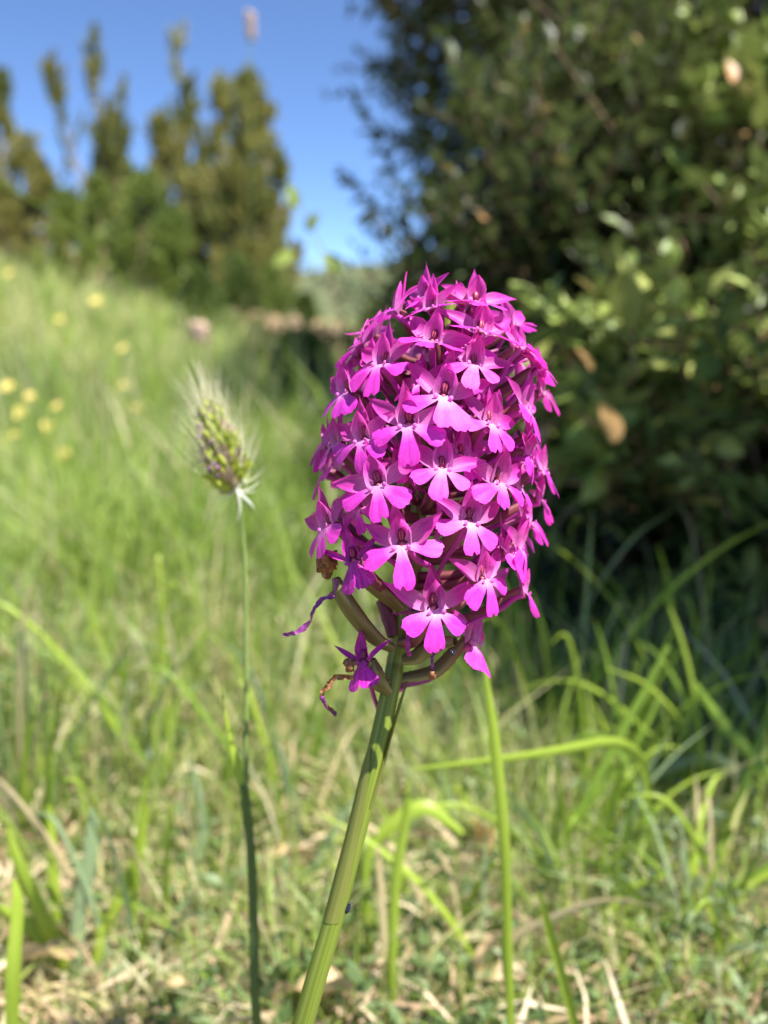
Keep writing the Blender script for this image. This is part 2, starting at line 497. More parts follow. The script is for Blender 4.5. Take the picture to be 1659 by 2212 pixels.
def grass_mesh(name, x, y, h, w, lean, rnd, mat, z=None):
    N = len(x)
    z = T(x, y) if z is None else z
    az = rng.random(N) * 2 * np.pi
    face = rng.random(N) * 2 * np.pi
    d = np.stack([np.cos(az), np.sin(az), np.zeros(N)], -1)
    s = np.stack([np.cos(face), np.sin(face), np.zeros(N)], -1)
    tt = np.array([0, .34, .68, 1.0]); ww = np.array([.75, 1.0, .7, .06])
    bend = lean[:, None] * tt[None] ** 1.8
    cz = h[:, None] * (tt[None] * np.sqrt(np.clip(1 - (lean[:, None] * tt[None]) ** 2 * 0.45, 0.1, 1)))
    base = np.stack([x, y, z - 0.004], -1)
    c = base[:, None, :] + d[:, None, :] * (h[:, None] * bend)[..., None]
    c[..., 2] += cz
    half = (w[:, None] * ww[None] / 2)[..., None] * s[:, None, :]
    v = np.stack([c - half, c + half], 2).reshape(N, 8, 3)
    f = (np.arange(N) * 8)[:, None, None] + np.array([[0, 1, 3, 2], [2, 3, 5, 4], [4, 5, 7, 6]])[None]
    return mesh_np(name, v.reshape(-1, 3), f.reshape(-1, 4), None, np.repeat(rnd, 8), True, mat)


def patch(x, y, f, ph):
    return 0.5 + 0.25 * np.sin(x * f + ph) * np.cos(y * f * 0.8 + ph * 2) + 0.25 * np.sin(x * f * 2.3 + y * f * 1.7 + ph * 3)


def build_meadow():
    parts = []
    # near turf: short, fine, mixed with straw
    N = 100000
    x, y = in_wedge(N, 0.13, 1.4, 0.9, 0.95)
    pa = patch(x, y, 22, 0.7)
    h = (0.012 + 0.055 * rng.random(N) ** 1.8) * (0.5 + 0.8 * pa) * np.clip(0.50 + y * 0.9, 0.6, 1.3)
    ok = (y > 0.17) | (h < 0.03)
    x, y, h, pa = x[ok], y[ok], h[ok], pa[ok]; N = len(x)
    w = 0.0006 + 0.0013 * rng.random(N) ** 2
    lean = 0.15 + 0.95 * rng.random(N)
    rnd = np.clip(0.42 * rng.random(N) + 0.42 * patch(x, y, 14, 2.1) + 0.16 * rng.random(N), 0, 1)
    dry = rng.random(N) < 0.18 + 0.3 * patch(x, y, 31, 4.0) * np.clip(1.3 - y * 1.5, 0.2, 1)
    rnd[dry] = 0.85 + 0.15 * rng.random(dry.sum())
    o = obj('meadow_grass', grass_mesh('meadow_grass_near', x, y, h, w, lean, rnd, M['meadow']))
    tag(o, 'short mixed green and straw turf around the orchid', 'grass', kind='stuff')
    N = 11000
    x, y = in_wedge(N, 0.24, 5.0, 0.9, 0.9)
    keep = ~((x > 0.10) & (y > 0.42))
    x, y = x[keep], y[keep]; N = len(x)
    h = 0.03 + 0.085 * rng.random(N) ** 1.3 * np.clip(y * 2.2, 0.35, 2.2)
    rnd = np.where(rng.random(N) < 0.20 + 0.22 * np.clip((y - .5) / 1.5, 0, 1), 0.86 + 0.14 * rng.random(N), 0.35 + 0.4 * rng.random(N))
    o = obj('meadow_grass', grass_mesh('meadow_grass_blades', x, y, h, (0.0014 + 0.0016 * rng.random(N)) * np.clip(0.8 + 0.6 * y, 1, 2.5), 0.1 + 0.6 * rng.random(N) ** 2, rnd, M['meadow']))
    tag(o, 'scattered taller blades standing up out of the turf', 'grass', kind='stuff')
    # middle and far meadow, taller
    N = 90000
    x, y = in_wedge(N, 0.5, 14, 0.85, 0.9)
    keep = ~((x > 0.12) & (y < 2.2) & (x > 0.02 + 0.1 * y))
    x, y = x[keep], y[keep]; N = len(x)
    pa = patch(x, y, 5, 1.7)
    h = (0.04 + 0.13 * rng.random(N) ** 1.5) * (0.5 + 0.8 * pa) * np.clip(0.45 + 0.30 * y, 0.5, 1.5)
    w = (0.0012 + 0.002 * rng.random(N)) * np.clip(0.8 + 0.35 * y, 1, 4)
    lean = 0.2 + 0.9 * rng.random(N)
    rnd = np.clip(-0.02 + 0.30 * rng.random(N) + 0.62 * patch(x, y, 4.3, 0.3), 0, 0.8)
    dry = rng.random(N) < 0.10 + 0.24 * np.clip((y - 0.6) / 2.5, 0, 1)
    rnd[dry] = 0.82 + 0.18 * rng.random(dry.sum())
    o = obj('meadow_grass', grass_mesh('meadow_grass_far', x, y, h, w, lean, rnd, M['meadow']))
    tag(o, 'tall sunlit meadow grass climbing the slope on the left', 'grass', kind='stuff')
    # small leafy herbs between the blades
    N = 45000
    x, y = in_wedge(N, 0.14, 2.0, 0.85, 0.9)
    pa = patch(x, y, 17, 3.3)
    zz = T(x, y) + rng.random(N) ** 1.5 * 0.028 * (0.3 + 1.2 * pa) * np.clip(0.6 + y, .6, 1.6)
    d = rng.normal(size=(N, 3)); d[:, 2] = np.abs(d[:, 2]) * 0.8
    lf = np.array([[0, 0, 0], [.22, .5, .06], [0, 1, 0], [-.22, .5, .06]]); ff = np.array([[0, 1, 2, 3]])
    sc = (0.003 + 0.006 * rng.random(N)) * np.clip(0.8 + 0.6 * y, 1, 2)
    rnd = np.clip(0.5 * rng.random(N) + 0.5 * patch(x, y, 9, 5), 0, 1)
    me = scatter('herbs', lf, ff, frames(d, rng.random(N) * 6.28, sc), np.stack([x, y, zz], -1), rnd, M['herb'], False)
    tag(obj('ground_cover', me), 'tiny leafy herbs carpeting the ground between the grass blades', 'ground cover', kind='stuff')
    # dry litter lying on the soil
    N = 26000
    x, y = in_wedge(N, 0.12, 1.0, 0.85, 0.8)
    a = rng.random(N) * 6.28
    d = np.stack([np.cos(a), np.sin(a), 0.25 * rng.normal(size=N)], -1)
    lf = np.array([[-.5, 0, 0], [.5, 0, 0], [.6, .5, .1], [-.6, .5, .1], [.1, 1, 0], [-.1, 1, 0]]); lf[:, 0] *= 0.06
    ff = np.array([[0, 1, 2, 3], [3, 2, 4, 5]])
    sc = 0.007 + 0.022 * rng.random(N) ** 2
    me = scatter('litter', lf, ff, frames(d, rng.normal(size=N) * 0.7, sc), np.stack([x, y, T(x, y) + 0.002 + 0.012 * rng.random(N)], -1), rng.random(N), M['litter'], False)
    tag(obj('leaf_litter', me), 'tan dry straw and leaf scraps lying on the soil', 'litter', kind='stuff')


build_meadow()

# ------------------------------------------------------------------ background shrubs on the slope
def spire_points(base, top, r0, n, ragged=0.25, shape=0.8):
    """points in a ragged spire made of upright tufts"""
    nc = max(6, n // 70)
    ct = rng.random(nc) ** 0.85
    ca = rng.random(nc) * 6.28
    cr = r0 * (1 - ct) ** 0.8 * (0.10 + 0.95 * rng.random(nc))
    H = np.linalg.norm(top - base)
    cc = base + (top - base) * ct[:, None] + np.stack([np.cos(ca), np.sin(ca), 0 * ca], -1) * cr[:, None]
    k = rng.integers(nc, size=n)
    q = rng.random(n)
    ln = (0.10 + 0.20 * rng.random(nc)) * H * (1.15 - 0.9 * ct)
    wd = (0.05 + 0.15 * rng.random(nc)) * r0 * (1.1 - 0.5 * ct)
    outd = np.stack([np.cos(ca), np.sin(ca), 0 * ca], -1)
    p = cc[k] + outd[k] * (q * ln[k] * 0.35)[:, None] + np.array([0, 0, 1.0]) * ((q - 0.3) * ln[k])[:, None]
    p = p + rng.normal(size=(n, 3)) * (wd[k] * (1.15 - q))[:, None]
    return p, ct[k]


def shrub(name, label, group, u, v_base, d, spires, mat, leaf=0.05, dens=1.0, bias=0.0, cat='shrub'):
    """spires: (u_base, v_base, u_top, v_top, radius_px, count, colour shift)"""
    b = P(u, v_base, d); gz = float(T(b[0], b[1]))
    root = empty(name, (b[0], b[1], gz))
    off = np.array([b[0], b[1], gz])
    px = d / FPX
    pts, dirs, rnds = [], [], []
    tb = MB()
    for (ub, vb, ut, vt, rp, n, cs) in spires:
        dd = d + rng.normal() * 0.25
        p0 = P(ub, vb, dd); p1 = P(ut, vt, dd)
        p0[2] = float(T(p0[0], p0[1])) + 0.04
        n = int(n * dens)
        q, t = spire_points(p0, p1, rp * px, n)
        pts.append(q - off)
        ax = (p1 - p0) / np.linalg.norm(p1 - p0)
        out = q - (p0 + (p1 - p0) * t[:, None]); out /= np.linalg.norm(out, axis=1)[:, None] + 1e-9
        dirs.append(ax * 0.8 + out * 0.7 + 0.35 * rng.normal(size=(n, 3)))
        # clumps of olive, green and dead brown
        cl = 0.5 + 0.5 * np.sin(q[:, 0] * 11 / (d / 5) + cs * 9) * np.sin(q[:, 2] * 8 / (d / 5) + cs * 5 + 1)
        rnds.append(np.clip(0.5 * rng.random(n) + 0.38 * cl + cs * 0.25 + bias, 0, 1))
        tb.tube([np.array([0, 0, -0.05]), (p0 - off) * 0.6 + np.array([0, 0, 0.15]), (p0 + (p1 - p0) * 0.45) - off, (p0 + (p1 - p0) * 0.9) - off], [0.035, 0.025, 0.015, 0.004], 6)
    obj('trunk', tb.mesh('trunk', M['twig']), root)
    pts = np.vstack(pts); dirs = np.vstack(dirs); rnds = np.concatenate(rnds)
    N = len(pts)
    lf = np.array([[0, 0, 0], [.2, .45, .05], [0, 1, 0], [-.2, .45, .05]]); ff = np.array([[0, 1, 2, 3]])
    sc = leaf * (0.6 + 0.8 * rng.random(N))
    me = scatter('crown', lf, ff, frames(dirs, rng.random(N) * 6.28, sc), pts, rnds, mat, False)
    cr = obj('crown', me, root)
    tag(root, label, cat, group)
    return root


SG = 'shrubs along the meadow edge'
shrub('juniper_shrub', 'broad olive green shrub with a thin spire against the sky, left of the gap', SG, 470, 720, 5.2, [
    (430, 700, 385, 60, 42, 1500, 0.0), (470, 720, 480, 190, 110, 4200, 0.15), (520, 720, 545, 175, 85, 3400, 0.25), (400, 700, 345, 265, 70, 2600, 0.05),
    (560, 720, 580, 225, 62, 2200, 0.3), (590, 700, 612, 345, 50, 1800, 0.2), (470, 740, 450, 380, 170, 5200, 0.05), (560, 740, 560, 420, 90, 2600, 0.0),
    (390, 300, 385, 150, 26, 500, -0.2)], M['juniper'], 0.06, 1.0, 0.02)
shrub('juniper_shrub', 'forked brown green shrub with two leaning prongs on the left', SG, 235, 560, 5.6, [
    (240, 520, 200, 85, 34, 2300, 0.2), (235, 470, 100, 130, 32, 2100, 0.3), (240, 560, 240, 250, 55, 2600, 0.1), (240, 480, 258, 190, 26, 1500, 0.0), (240, 560, 225, 330, 60, 2200, 0.1)], M['juniper'], 0.05, 1.0, 0.0)
shrub('juniper_shrub', 'dark shrub spire cut off by the left picture edge', SG, -10, 600, 5.8, [
    (-5, 560, 5, 175, 42, 2000, -0.1), (-40, 600, -70, 120, 60, 2600, 0.1), (20, 420, 12, 260, 26, 500, -0.1)], M['juniper'], 0.055)
shrub('low_shrub', 'low rounded brownish shrub at the far left of the slope', SG, 60, 600, 5.0, [
    (50, 600, 60, 310, 85, 3200, 0.3), (100, 600, 95, 360, 60, 2000, 0.5), (0, 600, -20, 360, 70, 2200, 0.2), (35, 600, 30, 470, 70, 2400, 0.2)], M['juniper'], 0.05, 1.0, 0.1)
shrub('low_shrub', 'yellowish green bushy shrub filling the middle of the slope', SG, 280, 680, 4.4, [
    (220, 640, 215, 400, 90, 3200, 0.1), (300, 660, 310, 390, 100, 3600, 0.0), (380, 690, 370, 470, 90, 3000, 0.0), (150, 620, 140, 430, 70, 2400, 0.35), (300, 450, 280, 355, 25, 500, 0.9)], M['shrub_green'], 0.05, 1.0, 0.08)
shrub('low_shrub', 'low green shrub below the distant hill beside the flower spike', SG, 640, 900, 2.3, [
    (560, 880, 560, 730, 60, 2200, -0.1), (640, 900, 650, 740, 75, 2600, -0.05), (720, 900, 730, 720, 70, 2600, 0.0), (800, 900, 810, 690, 70, 2600, 0.0), (880, 900, 890, 650, 80, 2600, 0.0)], M['shrub_green'], 0.028, 1.0, -0.1)

shrub('low_shrub', 'dark green spreading bush at the foot of the broad olive shrub', SG, 500, 770, 3.3, [
    (430, 770, 430, 600, 70, 2400, 0.0), (510, 770, 515, 570, 80, 2800, -0.1), (590, 790, 590, 590, 75, 2800, -0.1), (660, 800, 660, 650, 60, 2200, 0.0)], M['shrub_green'], 0.034, 1.0, -0.05)

# ------------------------------------------------------------------ box shrub on the right
LN, LW = 7, 5
def box_leaf_template(nv=4, nu=3, wid=0.52, fold=0.18, curl=0.12):
    t = np.linspace(0, 1, nv); a = np.linspace(-1, 1, nu)
    w = wid / 2 * np.sin(np.pi * np.clip(t, 0.03, 0.985) ** 0.85) ** 0.7
    A, TT = np.meshgrid(a, t)
    x = A * w[:, None]; y = TT
    z = fold * np.abs(A) * w[:, None] * 1.2 - curl * TT ** 2 * 0.8
    return np.stack([x, y, z], -1).reshape(-1, 3), np.array(grid_faces(nu, nv)), np.stack([(A + 1) / 2, TT], -1).reshape(-1, 2)


def shoot_leaves(base, direction, length, pairs, leaf_len, roll0=None):
    """opposite pairs along a twig: returns leaf positions, directions, rolls, lengths"""
    d = np.asarray(direction, float); d /= np.linalg.norm(d)
    ref = np.array([0, 0, 1.0]) if abs(d[2]) < 0.9 else np.array([1.0, 0, 0])
    x = np.cross(d, ref); x /= np.linalg.norm(x); y = np.cross(d, x)
    r0 = rng.random() * 6.28 if roll0 is None else roll0
    pos, dirs, ln = [], [], []
    for k in range(pairs):
        t = (k + 0.6) / pairs
        for s in (0, 1):
            a = r0 + k * 1.57 + s * 3.14 + rng.normal() * 0.15
            o = x * math.cos(a) + y * math.sin(a)
            up = 0.35 + 0.8 * t ** 3 + 0.15 * rng.normal()
            pos.append(np.asarray(base) + d * length * t); dirs.append(o + d * up + np.array([0, 0, 0.12])); ln.append(leaf_len * (1.0 - 0.35 * t ** 4) * (0.8 + 0.35 * rng.random()))
    pos.append(np.asarray(base) + d * length); dirs.append(d + 0.2 * rng.normal(size=3)); ln.append(leaf_len * 0.6)
    return np.array(pos), np.array(dirs), np.array(ln)


def build_box():
    root_p = np.array([0.62, 1.05, float(T(0.62, 1.05))])
    root = empty('box_shrub', root_p)
    tag(root, 'large dark glossy leaved evergreen shrub filling the right side', 'shrub')
    # limbs
    tips = [(0.05, 1.2, 0.75), (0.35, 1.1, 0.9), (0.7, 0.9, 0.85), (0.95, 1.0, 0.7), (0.5, 0.72, 0.45), (0.32, 0.85, 0.32), (0.72, 0.66, 0.5), (0.25, 1.2, 0.28), (0.62, 1.4, 1.1), (0.38, 0.62, 0.2), (0.2, 0.95, 0.6), (0.55, 0.55, 0.18), (0.45, 0.28, 0.52), (0.17, 0.78, 0.3)]  # the high near tip carries the unseen canopy added for shade
    for k, tp in enumerate(tips):
        tp = np.array(tp)
        mid = root_p * 0.5 + tp * 0.5 + rng.normal(size=3) * 0.04 + np.array([0, 0, 0.03])
        path = smooth_path([root_p + rng.normal(size=3) * [0.05, 0.05, 0] - [0, 0, .02], root_p * 0.8 + tp * 0.2 + [0, 0, 0.06], mid, tp], 16) - root_p
        mb = MB(); mb.tube(path, np.linspace(0.016, 0.003, 16) * (0.7 + 0.5 * rng.random()), 7)
        obj('branch', mb.mesh('branch', M['twig']), root)
    # leafy mass: shoots through the volume of several overlapping lobes
    lobes = [((0.74, 1.42, 0.70), (0.70, 0.42, 0.95), 2600), ((0.24, 1.36, 0.16), (0.30, 0.30, 0.30), 700), ((0.36, 1.30, 0.66), (0.34, 0.30, 0.48), 1200),
             ((0.72, 0.88, 0.40), (0.36, 0.30, 0.50), 1300), ((0.46, 0.84, 0.14), (0.30, 0.26, 0.24), 900), ((1.0, 1.0, 0.5), (0.45, 0.35, 0.7), 500),
             ((0.36, 1.02, 0.40), (0.24, 0.22, 0.34), 800), ((0.36, 0.62, 0.07), (0.25, 0.17, 0.15), 750), ((0.62, 0.62, 0.12), (0.22, 0.16, 0.18), 550), ((0.24, 0.86, 0.08), (0.20, 0.22, 0.18), 600), ((0.29, 0.52, 0.05), (0.19, 0.13, 0.12), 600), ((0.54, 0.54, 0.12), (0.22, 0.13, 0.14), 450), ((0.20, 1.25, 0.62), (0.22, 0.25, 0.30), 700), ((0.56, 0.42, 0.10), (0.22, 0.10, 0.12), 300), ((0.45, 0.265, 0.52), (0.20, 0.06, 0.14), 650), ((0.17, 0.76, 0.20), (0.13, 0.16, 0.22), 700)]  # last lobes: added to shade the ground, off frame and behind the spike
    tv, tf, tuv = box_leaf_template(3, 3)
    lp, ld, ll, lr = [], [], [], []
    tw = MB()
    for (c, r, n) in lobes:
        c = np.array(c); r = np.array(r)
        for k in range(n):
            a = rng.normal(size=3); a /= np.linalg.norm(a)
            q = (0.30 + 0.70 * rng.random() ** 0.6) * (0.92 + 0.16 * rng.random())
            p = c + a * r * q
            if p[2] < 0.012 or p[1] < (0.33 if p[2] < 0.36 else 0.18) or (p[1] < 0.385 and p[0] < 0.25): continue
            if p[2] > 0.08 and p[1] < 0.57 and p[0] < 0.24 + 0.25 * max(0, p[1] - 0.4): continue
            gap = math.sin(p[0] * 13 + 1) * math.sin(p[1] * 11 + 2) * math.sin(p[2] * 14 + .5)
            if gap > 0.6: continue
            dr = a * 0.8 + np.array([0, 0, 0.55]) + 0.45 * rng.normal(size=3)
            L = 0.05 + 0.05 * rng.random()
            pos, dd, ln = shoot_leaves(p, dr, L, rng.integers(4, 7), 0.021)
            lp.append(pos - root_p); ld.append(dd); ll.append(ln)
            base = rng.random() ** 2.4 * 0.56  # shade inside the shrub painted in as darker leaf tones
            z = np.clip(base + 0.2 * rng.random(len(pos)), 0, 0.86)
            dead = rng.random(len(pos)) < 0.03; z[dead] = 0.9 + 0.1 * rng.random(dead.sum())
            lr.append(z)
            dn = dr / np.linalg.norm(dr)
            tw.tube([p - dn * 0.03 - root_p, p + dn * L * 0.5 - root_p, p + dn * L - root_p], [0.0013, 0.001, 0.0005], 4)
    lp = np.vstack(lp); ld = np.vstack(ld); ll = np.concatenate(ll); lr = np.concatenate(lr)
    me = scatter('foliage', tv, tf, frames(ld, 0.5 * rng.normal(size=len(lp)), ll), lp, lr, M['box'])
    tag(obj('foliage', me, root), kind='stuff')
    tag(obj('fine_twigs', tw.mesh('fine_twigs', M['twig']), root), kind='stuff')

    # the shoots nearest to the camera, leaf by leaf
    tv2, tf2, tuv2 = box_leaf_template(7, 5, 0.50, 0.22, 0.16)
    leaf_meshes = {}
    def leaf_mesh(shade):
        k = round(shade, 1)
        if k not in leaf_meshes:
            leaf_meshes[k] = mesh_np('box_leaf', tv2, tf2, tuv2, np.full(len(tv2), shade), True, M['box'])
        return leaf_meshes[k]
    orange = mesh_np('dead_box_leaf', tv2 * [1.25, 1, 1.5], tf2, tuv2, np.zeros(len(tv2)), True, M['orange_leaf'])
    # (u,v) of the shoot's foot, its tip, depth, leaf pairs, leaf length, tone painted lighter as if sunlit
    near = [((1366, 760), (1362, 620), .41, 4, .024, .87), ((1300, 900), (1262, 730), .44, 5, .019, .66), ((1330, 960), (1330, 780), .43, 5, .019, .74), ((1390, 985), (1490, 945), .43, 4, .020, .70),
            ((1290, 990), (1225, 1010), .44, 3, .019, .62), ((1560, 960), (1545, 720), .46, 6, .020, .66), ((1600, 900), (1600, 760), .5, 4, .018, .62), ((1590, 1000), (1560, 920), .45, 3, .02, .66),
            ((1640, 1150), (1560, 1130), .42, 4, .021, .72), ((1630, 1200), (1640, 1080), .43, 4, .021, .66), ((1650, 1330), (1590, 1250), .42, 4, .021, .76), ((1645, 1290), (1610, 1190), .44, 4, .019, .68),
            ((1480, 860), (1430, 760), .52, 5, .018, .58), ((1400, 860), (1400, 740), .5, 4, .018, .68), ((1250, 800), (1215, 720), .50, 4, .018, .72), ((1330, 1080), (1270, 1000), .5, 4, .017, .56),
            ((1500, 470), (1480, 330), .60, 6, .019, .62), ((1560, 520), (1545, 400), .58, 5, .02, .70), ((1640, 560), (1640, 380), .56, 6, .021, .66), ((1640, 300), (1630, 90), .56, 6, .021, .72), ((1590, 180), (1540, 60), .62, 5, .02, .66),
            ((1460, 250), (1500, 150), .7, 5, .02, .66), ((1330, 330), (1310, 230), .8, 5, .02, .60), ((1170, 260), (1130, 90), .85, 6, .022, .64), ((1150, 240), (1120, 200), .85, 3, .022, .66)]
    count = 0
    for ((u0, v0), (u1, v1), d, pairs, ll_, sh) in near:
        d = d - 0.005 if d < 0.5 else d
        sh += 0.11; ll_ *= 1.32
        p0 = P(u0, v0, d); p1 = P(u1, v1, d - 0.01 + 0.02 * rng.random())
        L = np.linalg.norm(p1 - p0)
        pos, dd, ln = shoot_leaves(p0, p1 - p0, L, pairs, ll_)
        mb = MB()
        back = p0 + np.array([0.03 * rng.normal(), 0.12, -0.04])
        mb.tube(smooth_path([back, p0 - (p1 - p0) * 0.4 + np.array([0, 0.01, -0.004]), p0, p1], 12) - root_p, np.linspace(0.0012, 0.0005, 12), 6)
        sh_o = obj('shoot', mb.mesh('shoot', M['twig']), root)
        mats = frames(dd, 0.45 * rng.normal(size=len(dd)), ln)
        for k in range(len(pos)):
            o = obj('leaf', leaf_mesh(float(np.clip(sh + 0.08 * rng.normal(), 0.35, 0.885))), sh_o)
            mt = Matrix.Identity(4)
            for i in range(3):
                for j in range(3):
                    mt[i][j] = mats[k][i][j]
                mt[i][3] = (pos[k] - root_p)[i]
            o.matrix_local = mt
            count += 1
    for (u, v, d, s, dx) in ((1322, 955, .37, .022, (-.25, -.3, 1)), (1640, 740, .38, .018, (.5, -.3, .6)), (1275, 800, .38, .015, (-.5, -.3, .9)), (1500, 960, .44, .016, (1, -.2, -.2)), (1470, 480, .6, .03, (.1, -.2, 1))):
        o = obj('dead_leaf', orange, root)
        p = P(u, v, d) - root_p
        fm = frames(np.array([dx], float), np.array([0.3]), [s])[0]
        mt = Matrix.Identity(4)
        for i in range(3):
            for j in range(3): mt[i][j] = fm[i][j]
            mt[i][3] = p[i]
        o.matrix_local = mt
        tag(o, 'dead orange tan leaf')
    # more shoots, sunlight painted in as lighter leaf tones, in loose clusters on the near face
    lp, ld, ll, lr = [], [], [], []
    tw2 = MB()
    for k in range(120):
        cu, cv = [(1290, 830), (1420, 900), (1560, 820), (1610, 1150), (1600, 1330), (1240, 1020), (1600, 600), (1480, 560), (1630, 250), (1500, 160)][k % 10]
        u0, v0 = cu + 65 * rng.normal(), cv + 75 * rng.normal()
        if u0 < 1170: continue
        d = (0.425 if cv > 650 else 0.56) + 0.10 * rng.random()
        p = P(u0, v0, d)
        if p[2] < 0.03: continue
        dr = np.array([-0.25, -0.35, 0.7]) + 0.5 * rng.normal(size=3)
        L = 0.025 + 0.03 * rng.random()
        pos, dd, ln = shoot_leaves(p, dr, L, rng.integers(3, 6), 0.026)
        lp.append(pos - root_p); ld.append(dd); ll.append(ln)
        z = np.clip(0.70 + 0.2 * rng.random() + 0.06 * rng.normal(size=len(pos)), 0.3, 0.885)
        dead = rng.random(len(pos)) < 0.06; z[dead] = 0.92 + 0.08 * rng.random(dead.sum())
        lr.append(z)
        dn = dr / np.linalg.norm(dr)
        tw2.tube(smooth_path([p + np.array([.02, .10, -.05]), p - dn * .02, p + dn * L], 6) - root_p, np.linspace(.0013, .0005, 6), 5)
    lp = np.vstack(lp); ld = np.vstack(ld); ll = np.concatenate(ll); lr = np.concatenate(lr)
    tvm, tfm, _u = box_leaf_template(5, 5, 0.5, 0.2, 0.14)
    tag(obj('foliage', scatter('foliage_near', tvm, tfm, frames(ld, 0.5 * rng.normal(size=len(lp)), ll), lp, lr, M['box']), root), kind='stuff')
    tag(obj('fine_twigs', tw2.mesh('fine_twigs_near', M['twig']), root), kind='stuff')
    # twigs that stick out against the sky on the left
    lp, ld, ll, lr = [], [], [], []
    for (uv0, uv1, d, pairs) in (((905, 470), (770, 215), 1.15, 9), ((900, 520), (745, 375), 1.1, 7), ((915, 330), (905, 270), 1.15, 5), ((880, 60), (815, -20), 1.2, 6), ((960, 200), (870, 155), 1.2, 6)):
        p0 = P(*uv0, d); p1 = P(*uv1, d)
        pos, dd, ln = shoot_leaves(p0, p1 - p0, np.linalg.norm(p1 - p0), pairs + 3, 0.029)
        mb = MB(); mb.tube(smooth_path([p0 + (p0 - p1) * 0.8 + [0.05, 0.05, 0], p0, (p0 + p1) / 2 + [0, 0, -.004], p1], 12) - root_p, np.linspace(0.0025, 0.0007, 12), 6)
        so = obj('shoot', mb.mesh('shoot', M['twig']), root)
        me = scatter('shoot_leaves', tv2, tf2, frames(dd, 0.5 * rng.normal(size=len(dd)), ln), pos - root_p, np.clip(0.45 + 0.3 * rng.random(len(pos)), 0, .86), M['box'])
        tag(obj('leaf_cluster', me, so))


build_box()


def build_sapling():
    """the thin twig with a few leaves standing against the sky left of the spike"""
    d = 0.95
    path_uv = [(735, 900), (735, 700), (715, 600), (690, 530), (660, 470), (640, 430)]
    pts = np.array([P(u, v, d) for u, v in path_uv])
    g = np.array([pts[0][0] + 0.02, pts[0][1] + 0.01, 0]); g[2] = float(T(g[0], g[1]))
    root = empty('seedling', g)
    tag(root, 'thin seedling twig with a few round leaves against the sky gap', 'seedling')
    mb = MB(); mb.tube(smooth_path(np.vstack([g - [0, 0, .005], pts]), 24) - g, np.linspace(0.0018, 0.0006, 24), 6)
    obj('twig', mb.mesh('twig', M['twig']), root)
    tv, tf, tuv = box_leaf_template(6, 5, 0.6, 0.2, 0.15)
    me = mesh_np('seedling_leaf', tv, tf, tuv, np.full(len(tv), 0.84), True, M['box'])
    for (u, v, dx, s) in ((640, 450, (-.2, -.2, 1), .028), (662, 500, (.5, -.2, .7), .027), (632, 545, (-.8, -.2, -.5), .027), (700, 545, (.5, -.2, -.9), .025), (718, 590, (.6, -.2, .7), .022), (540, 590, (-.3, -.5, .8), .012), (690, 560, (-.7, -.2, -.6), .018)):
        if u < 600: continue
        o = obj('leaf', me, root)
        p = P(u, v, d - 0.01) - g
        ya = Vector(dx).normalized()
        za_ = Vector((0.3 * rng.normal(), -0.8, 0.5)); za_ = (za_ - ya * za_.dot(ya)).normalized(); xa = ya.cross(za_)
        mt = Matrix((xa * s, ya * s, za_ * s)).transposed().to_4x4(); mt.translation = Vector(p)
        o.matrix_local = mt


build_sapling()

# ------------------------------------------------------------------ the orchid
MM = 0.001


def sstep(a, b, x):
    t = np.clip((x - a) / (b - a), 0, 1)
    return t * t * (3 - 2 * t)


